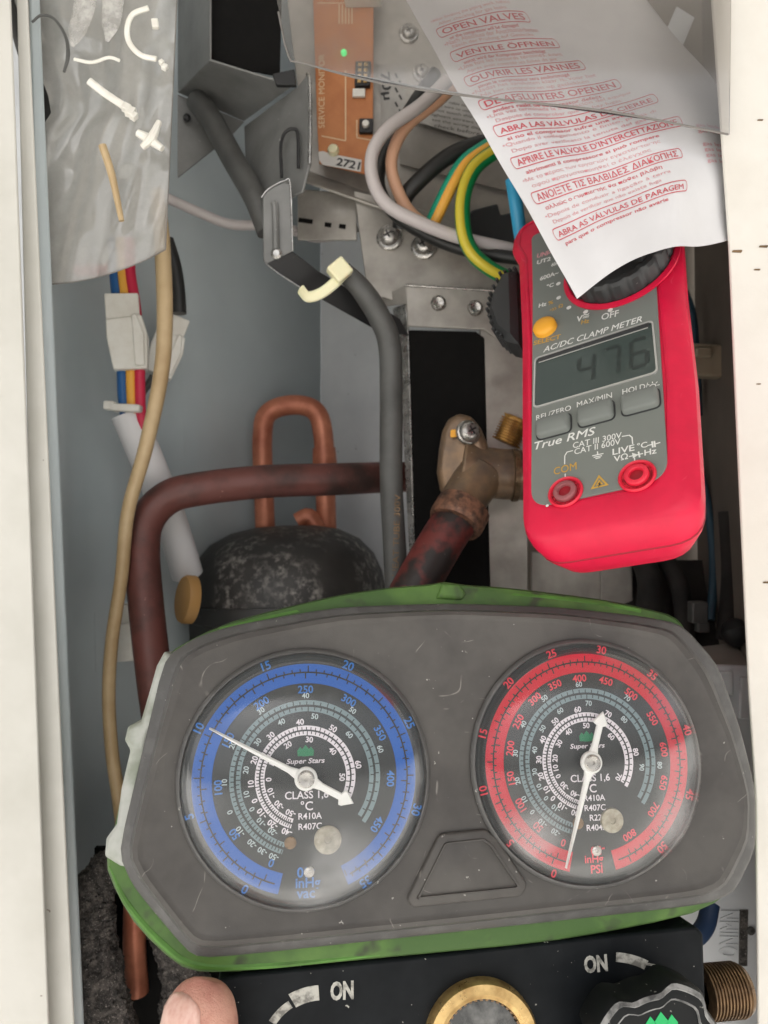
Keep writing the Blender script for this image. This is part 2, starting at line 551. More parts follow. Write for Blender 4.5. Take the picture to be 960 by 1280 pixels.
M['paper'] = mat('white_paper', S(222, 221, 223), .7, col2=S(217, 216, 218), ns=30, bump=.3, bs=48, specks=S(150, 150, 150), spk=(.8, .82), spks=200)
M['print_red'] = mat('red_print', S(206, 92, 102), .6)
M['print_pink'] = mat('pale_red_print', S(216, 150, 156), .6)
M['housing'] = mat('charcoal_housing', S(80, 77, 74), .5, spec=.4, col2=S(66, 63, 61), ns=34, rv=.09, scr=(S(128, 124, 119), 42, .006), bump=.08, bs=1500, specks=S(150, 147, 142), spk=(.735, .76), spks=420)
M['housing_rim'] = mat('charcoal_rim', S(80, 79, 78), .42, col2=S(96, 95, 94), ns=120, lo=.5, hi=.7, bump=.05, bs=900, specks=S(160, 158, 152), spk=(.72, .75), spks=420)
M['green_rubber'] = mat('green_rubber', S(66, 94, 48), .55, spec=.3, col2=S(86, 118, 58), ns=28, lo=.45, hi=.62, specks=S(58, 66, 48), spk=(.58, .70), spks=90, bump=.15, bs=260)
M['green_clean'] = mat('bright_green_rubber', S(86, 132, 58), .5, spec=.3, col2=S(72, 106, 48), ns=60)
M['grip'] = mat('worn_silver_grip', S(172, 174, 168), .45, .2, col2=S(132, 138, 124), ns=70, lo=.45, hi=.7, bump=.1, bs=260)
M['dial_black'] = mat('dial_black', S(28, 33, 34), .5)
M['dial_blue'] = mat('dial_blue', S(0, 84, 170), .5)
M['dial_bluetext'] = mat('dial_blue_lettering', S(48, 112, 186), .5)
M['dial_red'] = mat('dial_red', S(190, 6, 40), .5)
M['dial_redtext'] = mat('dial_red_lettering', S(214, 60, 76), .5)
M['dial_grey'] = mat('dial_grey', S(112, 132, 136), .5)
M['dial_greytext'] = mat('dial_grey_lettering', S(172, 186, 188), .5)
M['dial_white'] = mat('dial_white', S(220, 214, 220), .5)
M['dial_green'] = mat('dial_green', S(10, 120, 76), .5)
M['needle'] = mat('white_needle', S(234, 234, 230), .4)
M['lens_blue'] = clear_mat('clear_lens', (.97, .97, .97), .010, (.82, .82, .82), .15, 1.37, 42, .62, .84, .10, .12, ((.012, -.026, .011, .017, .26), (.002, -.037, .007, .012, .16), (-.036, -.004, .008, .014, .08)))  # last list: reflection of bright ground painted as milky patches
M['lens_red'] = clear_mat('clear_lens', (.97, .97, .97), .010, (.82, .82, .82), .15, 1.37, 42, .62, .84, .10, .12, ((-.025, -.022, .009, .015, .26), (.027, -.021, .009, .014, .24), (.033, .020, .008, .012, .08)))  # painted glare patches low on both sides of the dome
M['anodised'] = mat('black_anodised_block', S(17, 20, 23), .5, 0, spec=.14, col2=S(25, 28, 31), ns=60, specks=S(170, 168, 160), spk=(.735, .755), spks=420, rv=.08)
M['print_worn'] = mat('worn_white_print', S(186, 184, 176), .6, col2=S(120, 118, 112), ns=300, lo=.45, hi=.62)
M['knob'] = mat('black_knob', S(22, 24, 25), .5, spec=.2, specks=S(150, 148, 142), spk=(.68, .73), spks=330)
M['knob_edge'] = mat('worn_knob_edge', S(150, 150, 148), .5, col2=S(70, 70, 70), ns=180)
M['logo_green'] = mat('logo_green', S(20, 176, 98), .5)
M['sight'] = mat('dark_sight_glass', S(34, 36, 36), .12, col2=S(110, 110, 108), ns=110, lo=.5, hi=.75, coat=.5)
M['red_case'] = mat('red_meter_case', S(216, 22, 64), .42, spec=.4, rv=.08, col2=S(204, 21, 60), ns=60, scr=(S(226, 90, 110), 38, .004), bump=.03, bs=1800)
M['meter_face'] = mat('grey_meter_face', S(120, 124, 119), .55, spec=.35, bump=.04, bs=1800)
M['meter_button'] = mat('grey_rubber_button', S(120, 124, 120), .6, spec=.35)
M['button_orange'] = mat('orange_button', S(242, 172, 50), .42)
M['meter_dark'] = mat('dark_grey_knob', S(52, 53, 54), .45, specks=S(110, 110, 108), spk=(.74, .77), spks=500)
M['lcd'] = mat('lcd_panel', S(66, 76, 73), .16, spec=.4)
M['lcd_digit'] = mat('lcd_digit', S(46, 54, 52), .4)
M['lcd_rim'] = mat('lcd_rim', S(190, 190, 186), .25, .3)
M['print_white'] = mat('white_print', S(226, 226, 222), .5)
M['print_orange'] = mat('orange_print', S(196, 154, 66), .5)
M['red_jack'] = mat('red_jack', S(226, 40, 66), .38)
M['dark_red'] = mat('dark_red_recess', S(150, 14, 34), .5)
M['grey_red'] = mat('grey_red_jack', S(150, 84, 88), .45)
M['acrylic'] = clear_mat('clear_acrylic', (.84, .83, .82), .05, (.66, .65, .63), .07, 1.42, 30, .45, .75, .06)
M['acrylic_edge'] = mat('acrylic_edge', S(120, 116, 112), .3)
M['film'] = clear_mat('milky_film', (.84, .83, .81), .36, (.74, .73, .70), .06, 1.50, 26, .45, .75, .16, .6)
M['skin'] = mat('skin', S(208, 156, 138), .48, col2=S(190, 128, 114), ns=120, bump=.45, bs=1500, rv=.1, sss=.1, specks=S(150, 100, 86), spk=(.68, .76), spks=700)
M['nail'] = mat('nail', S(222, 182, 168), .3, col2=S(212, 162, 148), ns=160, coat=.25, bump=.06, bs=500, streak=(4, 4, .6))
M['led'] = mat('green_led', S(60, 220, 110), .3)
_b = M['led'].node_tree.nodes['Principled BSDF']; _b.inputs['Emission Color'].default_value = (.15, 1, .3, 1); _b.inputs['Emission Strength'].default_value = .5
M['sun_blocker_grey'] = mat('sun_blocker_grey', S(170, 165, 158), .8, col2=S(155, 150, 143), ns=4)
M['concrete'] = mat('concrete', S(203, 202, 198), .8, col2=S(188, 186, 181), ns=3, bump=.3, bs=40)

# ------------------------------------------------------------------ the setting
g = MB(); g.add([(-60, -60, 0), (60, -60, 0), (60, 60, 0), (-60, 60, 0)], [(0, 1, 2, 3)])
obj('ground', g, M['concrete'], smooth=0, kind='structure')

# roof slab added out of view for its shade: it keeps the sun off the cabinet, the ground in front lies in the sun
mb = MB(); mb.box((0, .65, 2.38), (7, 4.3, .12))
tag(obj('sun_blocker', mb, M['sun_blocker_grey'], bevel=.01), 'plain roof slab added overhead out of view to block the sun', 'sun_blocker')

# the open cabinet of the outdoor unit
cab = world_thing('cabinet', 'white painted metal cabinet standing open around the whole assembly', 'cabinet', (480, 1400, .5))
mb = MB(); mb.plate([(-330, -260, .33), (15, -260, .33), (12, -20, .33), (62, 1320, .33), (75, 1700, .33), (-330, 1700, .33)], .0015)
part('casing_panel', mb, M['white_paint'], cab, bevel=.0006)
mb = MB(); mb.plate([(14, -260, .338), (31, -260, .338), (33, -20, .338), (94, 1320, .338), (110, 1700, .338), (62, 1700, .338)], .0015)
part('casing_flange', mb, M['white_paint'], cab, bevel=.0006)
mb = MB(); mb.plate([(30, -260, .346), (47, -260, .35), (49, -20, .35), (107, 1320, .35), (123, 1700, .35), (80, 1700, .346)], .003)
part('inner_flange', mb, M['galv'], cab, bevel=.001)
mb = MB(); mb.plate([(1300, -260, .322), (1300, 1700, .322), (956, 1700, .322), (948, 1290, .322), (945, 1000, .322), (936, 860, .322), (923, 580, .322), (911, 300, .322), (890, 0, .322), (878, -260, .322)], .0015)
part('casing_panel', mb, M['cream'], cab, bevel=.0006)
mb = MB(); mb.plate([(884, -260, .335), (1000, -260, .335), (1000, 1700, .335), (962, 1700, .335), (951, 1000, .335), (942, 860, .335), (929, 580, .335), (917, 300, .335), (896, 0, .335)], .0015)
part('casing_flange', mb, M['white_paint'], cab, bevel=.001)
for (a, b, sz) in ((921, 314, 3.4), (954, 308, 3.0), (946, 337, 2.2), (950, 150, 2.0), (958, 728, 2.6), (948, 480, 1.6)):
    mb = MB()
    ff = Frame(a, b, .3218)
    k = .3218 / F
    mb.prism(rpoly([(-sz * 2 * k, -sz * .4 * k), (sz * 1.6 * k, -sz * .6 * k), (sz * 2.2 * k, sz * .5 * k), (-sz * 1.4 * k, sz * .4 * k)], sz * .3 * k, 2), 0, .0001, ff.M)
    part('chip_mark', mb, M['brass_old'], cab, smooth=0)
# walls round the compartment
mb = MB(); mb.loft([[pt(*a), pt(*b), pt(b[0], b[1], b[2] + .003), pt(a[0], a[1], a[2] + .003)] for a, b in (((20, -260, .362), (70, 1600, .362)), ((66, -260, .445), (118, 1600, .445)), ((120, -260, .466), (158, 1600, .466)), ((200, -260, .486), (220, 1550, .486)), ((262, -260, .522), (268, 1450, .522)), ((400, -260, .62), (402, 1300, .62)))])
part('rear_panel', mb, M['galv'], cab, smooth=60)
mb = MB(); mb.plate([(400, -260, .619), (700, -260, .53), (700, 1300, .53), (402, 1300, .619)], .003)
part('partition_plate', mb, M['galv_light'], cab, bevel=.001)
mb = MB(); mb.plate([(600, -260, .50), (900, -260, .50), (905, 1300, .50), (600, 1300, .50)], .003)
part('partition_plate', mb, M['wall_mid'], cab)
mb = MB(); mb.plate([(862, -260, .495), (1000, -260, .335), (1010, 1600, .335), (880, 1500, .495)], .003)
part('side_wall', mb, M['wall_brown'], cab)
mb = MB(); mb.box((0, .49, 1.46), (.7, .34, .004)); part('roof_panel', mb, M['galv_light'], cab)
mb = MB(); mb.box((0, .49, .62), (.7, .34, .004)); part('base_pan', mb, M['galv_light'], cab)
mb = MB(); mb.box((0, .68, 1.04), (.7, .004, .84)); part('back_panel', mb, M['galv_light'], cab)

f_ = Frame(51, 443, .384, -20)
mb = MB(); mb.text('E', .0038, f_.M @ T(0, 0, .0006), .03)
part('stamped_mark', mb, M['print_dark'], cab, smooth=0)
# ------------------------------------------------------------------ gauge manifold
G = Frame(555.5, 961, .279, 8, 9.5, -.3)
man = thing('gauge_manifold', 'charcoal two gauge manifold with blue and red dials in a green rubber edge', 'gauge manifold', G.M)
OUT = [(206, 822), (244, 797), (290, 782), (420, 759), (560, 754), (700, 759), (800, 770), (852, 780), (897, 830), (925, 910), (944, 985), (945, 1060), (918, 1116), (880, 1131), (560, 1166), (270, 1197), (238, 1194), (166, 1108), (148, 1066), (178, 940)]
INN = [(242, 828), (262, 818), (305, 803), (425, 779), (560, 771), (700, 777), (790, 790), (832, 799), (868, 846), (905, 925), (928, 1002), (924, 1040), (895, 1098), (866, 1110), (560, 1144), (280, 1172), (246, 1170), (188, 1094), (174, 1066), (204, 950)]


def dens(P, n=4):
    out = []
    for i in range(len(P)):
        a, b = P[i], P[(i + 1) % len(P)]
        for k in range(n):
            t = k / n
            out.append((a[0] + (b[0] - a[0]) * t, a[1] + (b[1] - a[1]) * t))
    # gentle corner smoothing
    m = len(out)
    return [tuple((out[i - 1][k] + 2 * out[i][k] + out[(i + 1) % m][k]) / 4 for k in (0, 1)) for i in range(m)]


O_, I_ = dens(OUT), dens(INN)


def toward(a, b, t):
    return [(p[0] + (q[0] - p[0]) * t, p[1] + (q[1] - p[1]) * t) for p, q in zip(a, b)]


def ring_px(P, h):
    return [tuple(G.p(x, y, h)) for x, y in reversed(P)]


mid = toward(O_, I_, .42)
mb = MB()
mb.loft([ring_px(O_, -.020), ring_px(O_, -.0075), ring_px(toward(O_, I_, .1), -.0062), ring_px(mid, -.0045)], cap1=False)
mb.loft([ring_px(mid, -.0045), ring_px(toward(O_, I_, .55), -.0006)], cap0=False, cap1=False)
obj('rim', mb, M['housing_rim'], man, smooth=28)
mb = MB()
i1 = toward(O_, I_, .55)
mb.loft([ring_px(i1, -.0006), ring_px(toward(O_, I_, .8), 0.0), ring_px(I_, -.0006), ring_px(toward(O_, I_, 1.18), -.0009)], cap0=False)
obj('face_plate', mb, M['housing'], man, smooth=28)
# raised keystone pad between the gauges
kp = [(549, 1042), (606, 1036), (620, 1046), (659, 1104), (652, 1120), (516, 1134), (508, 1124)]
kq = [G.uv(x, y, 0) for x, y in reversed(kp)]
mb = MB(); mb.prism(rpoly(kq, .003, 4), -.0015, .0009, ch=.0007)
pad = obj('keystone_pad', mb, M['housing'], man, smooth=50)
mb = MB()
kk = rpoly(inset(kq, .0028), .002, 4)
mb.loft([[(x, y, .0008) for x, y in kk], [(x, y, .0016) for x, y in inset(kk, .0002)], [(x, y, .0016) for x, y in inset(kk, .0007)], [(x, y, .0008) for x, y in inset(kk, .0009)]], cap0=False, cap1=False)
obj('ridge', mb, M['housing'], pad, smooth=50)

# green rubber bumper behind the face
BO = [(200, 838), (214, 812), (285, 777), (420, 744), (490, 734), (535, 731), (556, 727), (578, 731), (640, 735), (760, 750), (840, 768), (856, 784), (885, 850), (915, 950), (936, 1055), (926, 1104), (875, 1142), (700, 1176), (500, 1195), (285, 1216), (228, 1213), (165, 1153), (131, 1085), (140, 1050), (165, 930)]
bo = dens(BO, 3)
cx0, cy0 = 550, 965
mb = MB()
shr = lambda P, k: [(cx0 + (x - cx0) * k, cy0 + (y - cy0) * k) for x, y in P]
mb.loft([ring_px(shr(bo, .985), -.040), ring_px(bo, -.034), ring_px(bo, -.016), ring_px(shr(bo, .993), -.0125), ring_px(shr(bo, .96), -.0115), ring_px(shr(bo, .8), -.0118)])
obj('bumper', mb, M['green_rubber'], man, smooth=40)
# brighter peeled lip along the bottom and the top left
for P, r in (([(137, 1082), (160, 1130), (205, 1180), (245, 1204), (330, 1206), (430, 1197), (500, 1190)], [.0004, .0013, .0015, .0015, .0014, .0010, .0004]), ([(275, 788), (330, 774), (420, 756), (500, 746)], .0012), ([(590, 742), (680, 747), (760, 757), (800, 764)], .0012)):
    mb = MB(); mb.tube([G.p(x, y, -.0128) for x, y in P], r, 8, 5)
    obj('bumper_lip', mb, M['green_clean'], man)
mb = MB()
ntc = [(546, 748), (553, 729), (575, 730), (584, 742), (578, 750)]
mb.prism([G.uv(x, y, -.010) for x, y in reversed(ntc)], -.016, -.0098, ch=.001)
obj('bumper_notch', mb, M['green_rubber'], man, bevel=.0006)
# worn silver grip with scallops on the left end
gp_out = [(206, 814), (196, 832), (186, 868), (176, 902), (160, 908), (156, 925), (163, 938), (152, 985), (146, 1030), (133, 1048), (131, 1070), (150, 1082)]
gp_in = [(222, 822), (216, 838), (206, 870), (196, 905), (188, 915), (184, 928), (184, 940), (174, 985), (166, 1030), (160, 1052), (160, 1070), (163, 1085)]
mb = MB()
poly = [G.uv(x, y, -.010) for x, y in gp_out] + [G.uv(x, y, -.010) for x, y in reversed(gp_in)]
if sum(poly[i][0] * poly[(i + 1) % len(poly)][1] - poly[(i + 1) % len(poly)][0] * poly[i][1] for i in range(len(poly))) < 0: poly.reverse()
mb.prism(poly, -.032, -.0085, ch=.0012)
obj('side_grip', mb, M['grip'], man, smooth=45, bevel=.0006)

ZD = .0006                                      # height of the dial over the face


def gauge(cpx, cpy, side):
    cu, cv = G.uv(cpx, cpy, ZD)
    blue = side == 'blue'
    X = T(cu, cv, 0)
    RD = .0392
    # bezel: thing > gauge > sub-parts
    mb = MB(); mb.lathe([(.0428, 0), (.0447, 0), (.0443, .0007), (.0436, .0013), (.0432, .0014), (.0428, .0008)], 72, close=True)
    gz = obj('gauge', mb, M['housing_rim'], man, smooth=50)
    gz.location = (cu, cv, 0)
    gz['label'] = 'low pressure gauge with blue scale ring' if blue else 'high pressure gauge with red scale ring'
    mb = MB(); mb.disc(.0427, ZD, 72)
    obj('dial', mb, M['dial_black'], gz, smooth=0)
    z1, z2, z3 = ZD + .00012, ZD + .00022, ZD + .0003
    ringm, textm = (M['dial_blue'], M['dial_bluetext']) if blue else (M['dial_red'], M['dial_redtext'])
    a0, a1 = (-166, 158) if blue else (-166, 168)
    mb = MB(); mb.arc(RD * .825, RD, a0, a1, z1, 120); obj('scale_ring', mb, ringm, gz, smooth=0)
    gm = MB(); wm = MB(); dk = MB()
    mb = MB()
    mb.arc(RD * .635, RD * .675, -162, 128, z1, 90); mb.arc(RD * .575, RD * .615, -162, 126, z1, 90); obj('temperature_ring', mb, M['dial_grey'], gz, smooth=0)
    mb = MB()
    mb.arc(RD * .415, RD * .45, -163, 124, z1, 80); mb.arc(RD * .365, RD * .40, -163, 122, z1, 80); obj('temperature_ring', mb, M['dial_white'], gz, smooth=0)
    # ticks
    dk.arc(RD * .916, RD * .930, a0 + 3, a1 - 3, z2, 120)
    step = (157 / 50 * 31.4 / 50) if blue else 0
    n = 50 if blue else 80
    for i in range(n + 1):
        a = -157 + i * (314.0 / n)
        L = .055 if i % 5 == 0 else .03
        dk.tick(RD * (.923 - L), RD * .923, a, .00046, z2)
    n = 70
    for i in range(n + 1):
        a = -157 + i * (314.0 / n)
        L = .06 if i % 5 == 0 else .03
        dk.tick(RD * .923, RD * (.923 + L), a + 1.5, .00046, z2)
    for (r0, r1, rr0, rr1, hi) in ((.615, .575, .635, .675, 124), (.40, .365, .415, .45, 120)):
        a = -161.0; i = 0
        while a < hi:
            t = (a + 161) / 285
            dk.tick(RD * rr0, RD * (rr1 if i % 5 == 0 else rr1 - .012), a, .00034, z2)
            dk.tick(RD * r0, RD * (r1 if i % 5 == 2 else r1 + .012), a + 1.3, .00034, z2)
            a += 2.6 + 5.2 * t; i += 1
    obj('tick_mark', dk, M['dial_black'], gz, smooth=0)

    def num(m, s, ang, r, size, bold=.02):
        a = R(ang)
        m.text(s, size, T(r * math.sin(a), r * math.cos(a), z3) @ RZ(-a), bold)
    cm = MB()
    if blue:
        for s, a in (('0', -157), ('50', -126), ('100', -94), ('150', -63), ('200', -31), ('250', 0), ('300', 31), ('350', 62), ('400', 93), ('450', 124)): num(cm, s, a, RD * .770, .0037)
        for s, a in (('0', -150), ('5', -106), ('10', -64), ('15', -20), ('20', 22), ('25', 65), ('30', 108), ('35', 150)): num(cm, s, a, RD * 1.052, .0042)
        num(cm, '-30', 180, RD * .80, .0046)
        cm.text('inHg', .0046, T(RD * .02, -RD * .90, z3), .02)
        cm.text('vac', .0048, T(RD * .0, -RD * .985, z3), .02)
        for s, a in (('-50', -157), ('-30', -148), ('-20', -139), ('-10', -127), ('0', -112), ('10', -91), ('20', -65), ('30', -34), ('40', 0), ('50', 37), ('60', 72)): num(gm, s, a, RD * .715, .0026, .02)
        for s, a in (('-20', -147), ('-10', -133), ('0', -118), ('10', -103), ('20', -81), ('30', -53), ('40', -24), ('50', 9), ('60', 48)): num(gm, s, a, RD * .535, .0026, .02)
        for s, a in (('-40', -160), ('-20', -143), ('-10', -127), ('0', -112), ('10', -94), ('20', -70), ('30', -40), ('40', -6), ('50', 31), ('60', 79)): num(wm, s, a, RD * .485, .0028, .025)
        for s, a in (('-50', -156), ('-30', -134), ('-10', -112), ('0', -91), ('10', -64), ('20', -29), ('30', 6), ('40', 48), ('50', 92)): num(wm, s, a, RD * .328, .0027, .025)
    else:
        for s, a in (('0', -158), ('50', -137), ('100', -118), ('150', -99), ('200', -79), ('250', -60), ('300', -40), ('350', -22), ('400', -3), ('450', 17), ('500', 38), ('550', 61), ('600', 84), ('650', 107), ('700', 127), ('800', 152)): num(cm, s, a, RD * .770, .0036)
        for s, a in (('0', -158), ('5', -131), ('10', -102), ('15', -74), ('20', -45), ('25', -17), ('30', 11), ('35', 42), ('40', 76), ('45', 109), ('50', 140)): num(cm, s, a, RD * 1.052, .0040)
        num(cm, '-30', 177, RD * .80, .0042)
        cm.text('inHg', .0038, T(RD * .0, -RD * .88, z3), .02)
        cm.text('PSI', .004, T(RD * .02, -RD * .96, z3), .02)
        for s, a in (('-20', -150), ('-10', -138), ('0', -127), ('10', -116), ('20', -102), ('30', -82), ('40', -60), ('50', -34), ('60', -4), ('70', 37), ('80', 95)): num(gm, s, a, RD * .715, .0026, .02)
        for s, a in (('-10', -140), ('0', -126), ('10', -113), ('30', -98), ('40', -77), ('50', -54), ('60', -28), ('70', 4), ('80', 46), ('90', 98)): num(gm, s, a, RD * .535, .0026, .02)
        for s, a in (('-40', -162), ('-10', -145), ('0', -131), ('10', -119), ('20', -104), ('30', -86), ('40', -64), ('50', -39), ('60', -9), ('70', 28), ('80', 82)): num(wm, s, a, RD * .485, .0028, .025)
        for s, a in (('-40', -153), ('-30', -131), ('0', -112), ('10', -98), ('20', -83), ('30', -58), ('40', -33), ('50', 0), ('60', 48), ('70', 118)): num(wm, s, a, RD * .328, .0027, .025)
    lines = ('CLASS 1,6', '°C', 'R410A', 'R407C') if blue else ('CLASS 1,6', '°C', 'R410A', 'R407C', 'R22', 'R404a')
    for i, s in enumerate(lines):
        wm.text(s, (.0036 if i == 0 else .0042 if i == 1 else .0030), T(RD * (.01 if i < 2 else .04), -RD * (.155 + .088 * i), z3), .012)
    wm.text('Super Stars', .0024, T(0, RD * .135, z3), .02, shear=.2, width=.0135)
    obj('pressure_numerals', cm, textm, gz, smooth=0)
    obj('temperature_numerals', gm, M['dial_greytext'], gz, smooth=0)
    obj('temperature_numerals', wm, M['dial_white'], gz, smooth=0)
    mb = MB()
    for dx, dy, sz in ((0, 0, 1), (-.0019, -.0002, .8), (.0019, -.0002, .8)):
        q = [(-.0011, -.0017), (.0011, -.0017), (.0013, .0006), (0, .0022), (-.0013, .0006)]
        mb.prism([(x * sz + dx, y * sz + dy) for x, y in q], z1, z3 + .00004 * (1 + abs(dx) * 400), T(0, RD * .225, 0))
    mb.box((0, RD * .225 - .0004, z3 + .0002), (.005, .0004, .0002))
    obj('emblem', mb, M['dial_green'], gz, smooth=0)
    # screw heads on the dial
    mb = MB(); mb.lathe([(.0048 if blue else .0044, z1), (.0048 if blue else .0044, .0012), (.0042, .0017), (.0012, .0018), (.0010, .0014), (0, .0014)], 28, T(RD * .195, -RD * .54, 0))
    obj('stop_screw', mb, M['nickel'], gz, smooth=40)
    mb = MB(); mb.lathe([(.0021, z1), (.0021, .001), (.0016, .0013), (0, .0013)], 20, T(-RD * .135, -RD * .55, 0))
    obj('copper_stud', mb, M['brass_old'], gz, smooth=40)
    mb = MB(); mb.lathe([(.0018, z1), (.0018, .0011), (.0013, .0015), (.0006, .0015), (.0005, .001), (0, .001)], 20, T(RD * .03, -RD * .80, 0))
    obj('stop_screw', mb, M['zinc'], gz, smooth=40)
    # needle
    ang = -61.5 if blue else 198.0
    a = R(ang)
    X2 = RZ(-a)                                 # local +y points along the pointer
    hz = .0030
    mb = MB()
    tip = RD * .965
    pol = [(-.0021, -.002), (-.0012, -.0062), (-.0012, -.0135), (-.0027, -.0142), (-.0026, -.0152), (0, -.0189), (.0026, -.0152), (.0027, -.0142), (.0012, -.0135), (.0012, -.0062), (.0021, -.002), (.0021, .002), (.0011, .0065), (.0003, tip), (-.0003, tip), (-.0011, .0065), (-.0021, .002)]
    mb.prism(pol, hz, hz + .0010, X2, ch=.0004)
    mb.lathe([(.0040, hz - .0001), (.0040, hz + .0012), (.0036, hz + .0016), (0, hz + .0016)], 28)
    nd = obj('needle', mb, M['needle'], gz, smooth=35)
    mb = MB(); mb.lathe([(.0030, hz), (.0030, hz + .0022), (.0024, hz + .0026), (.0007, hz + .0024), (.0006, hz + .0018), (0, hz + .0018)], 24)
    obj('hub', mb, M['zinc'], gz, smooth=40)
    # domed lens, a shell 1.4 mm thick
    outp = [(.0427, .0008), (.0425, .0040), (.0421, .0062), (.0408, .0076), (.0380, .0094), (.0335, .0114), (.0275, .0134), (.0205, .0150), (.0130, .0160), (.0060, .0165), (0, .0166)]
    inp = [(0, .0153), (.0060, .0152), (.0130, .0147), (.0205, .0137), (.0275, .0121), (.0335, .0101), (.0376, .0082), (.0399, .0066), (.0408, .0054), (.0412, .0038), (.0413, .0008)]
    mb = MB(); mb.lathe(outp + inp, 96, close=False)
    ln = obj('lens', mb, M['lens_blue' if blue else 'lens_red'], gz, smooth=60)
    return gz


gauge(382, 971.5, 'blue')
gauge(735, 951.5, 'red')

# black valve block below
HB = -.020
Bk = lambda x, y: G.uv(x, y, HB)
blk = [(272, 1226), (300, 1218), (520, 1196), (700, 1176), (870, 1158), (880, 1168), (884, 1300), (890, 1420), (262, 1440)]
mb = MB(); mb.prism([Bk(x, y) for x, y in reversed(blk)], HB - .028, HB)
vb = obj('valve_block', mb, M['anodised'], man, bevel=.0012, smooth=40)
# worn printing
mb = MB()


def arc_px(m, cx, cy, r0, r1, a0, a1, n=8):
    vs = []
    for i in range(n + 1):
        a = R(a0 + (a1 - a0) * i / n)
        for r in (r0, r1):
            q = Bk(cx + r * math.sin(a), cy - r * math.cos(a)); vs.append((q[0], q[1], HB + .00015))
    m.add(vs, [(2 * i, 2 * i + 1, 2 * i + 3, 2 * i + 2) for i in range(n)])


arc_px(mb, 404, 1318, 68, 87, -30, -4)
arc_px(mb, 404, 1318, 70, 80, -58, -33)
arc_px(mb, 765, 1290, 88, 100, 3, 27)
vs = [Bk(804, 1202), Bk(822, 1206), Bk(828, 1209), Bk(806, 1206)]
mb.add([(q[0], q[1], HB + .00015) for q in vs], [(3, 2, 1, 0)])


def word_px(m, s, x0, x1, y, hpx, slope, bold=.045):
    a, b = Vector(Bk(x0, y)), Vector(Bk(x1, y - slope))
    c = (a + b) / 2; d = b - a
    ht = (Vector(Bk(x0, y)) - Vector(Bk(x0, y - hpx))).length
    m.text(s, .01, T(c.x, c.y, HB + .00015) @ RZ(math.atan2(d.y, d.x)), bold, width=d.length, height=ht)


word_px(mb, 'ON', 413, 442, 1239, 24, 2)
word_px(mb, 'ON', 730, 759, 1206, 22, 3)
obj('printing', mb, M['print_worn'], vb, smooth=0)
# sight glass
c = G.uv(600, 1298, HB)
kpx = .283 / F
mb = MB(); mb.lathe([(50 * kpx, -.001), (72 * kpx, -.001), (72 * kpx, .0035), (69 * kpx, .0052), (58 * kpx, .0058), (52 * kpx, .0048), (50 * kpx, .003)], 56, close=True)
sg = obj('sight_glass', mb, M['brass'], man, smooth=40); sg.location = (c[0], c[1], HB)
mb = MB(); mb.lathe([(50.5 * kpx, .0001), (50.5 * kpx, .0028), (30 * kpx, .0036), (0, .0039)], 48)
obj('glass', mb, M['sight'], sg, smooth=40)
mb = MB()
for i in range(44):
    a = 2 * math.pi * i / 44
    mb.box((0, 0, .0036), (.0006, .0010, .0012), RZ(a) @ T(50 * kpx, 0, 0))
obj('knurling', mb, M['brass_old'], sg, smooth=0)
# control knob with lobes and worn rim
c = G.uv(826, 1312, HB)
kc = G.uv(832, 1336, .004)
lob = lambda a: 1 + .075 * max(-1, min(1, 2.2 * math.cos(5 * a + .5)))
RK = .0265
mb = MB()
mb.lathe([(.012, 0), (.012, .009), (RK, .0095), (RK, .0215), (RK * .965, .0232), (RK * .9, .0240), (RK * .80, .0240), (RK * .77, .0232), (0, .0230)], 90, wob=lob)
kn = obj('knob', mb, M['knob'], man, smooth=35); kn.location = (kc[0], kc[1], HB)
mb = MB(); mb.lathe([(RK * .965, .02335), (RK * .93, .0240), (RK * .915, .02425), (RK * .90, .02405)], 90, wob=lob)
obj('worn_edge', mb, M['knob_edge'], kn)
mb = MB()
mb.lathe([(RK * .80, .02415), (RK * .785, .02425), (RK * .77, .0235)], 90, wob=lob)
obj('worn_edge', mb, M['knob_edge'], kn)
mb = MB()
for dx, dy, sz in ((0, 0, 1), (-.0040, -.0004, .82), (.0040, -.0004, .82)):
    q = [(-.0021, -.0036), (.0021, -.0036), (.0026, .0012), (0, .0044), (-.0026, .0012)]
    mb.prism([(x * sz + dx, y * sz + dy) for x, y in q], .0229, .0234, T(0, .0135, 0))
obj('emblem', mb, M['logo_green'], kn, smooth=0)
# threaded brass port on the right
p0 = G.p(876, 1241, HB - .014)
prof = [(.0060, 0), (.0092, .0005)]
for i in range(11):
    z = .001 + i * .0014
    prof += [(.0103, z), (.0103, z + .0005), (.0093, z + .0009), (.0093, z + .0013)]
prof += [(.0098, .0168), (.0088, .0186), (.0060, .0196), (.0040, .0196), (.0036, .012), (0, .012)]
mb = MB(); mb.lathe(prof, 40, T(*p0) @ Matrix.Rotation(R(90), 4, 'Y'))
obj('threaded_port', mb, M['brass_old'], man, smooth=40)

# ------------------------------------------------------------------ clamp meter
KM = Frame(480, 640, .31, -38.19, 31.65, 13.90)
cM = pt(480, 640, .31) + AX * .08391 + AY * .05872
KM.M.translation = cM; KM.I = KM.M.inverted()
met = thing('clamp_meter', 'red clamp meter with grey face and digital display hanging behind paper sheet', 'clamp meter', KM.M)
mm = .001


def sym_outline(L, Rr):
    return [(x * mm, y * mm) for x, y in L] + [(x * mm, y * mm) for x, y in Rr]


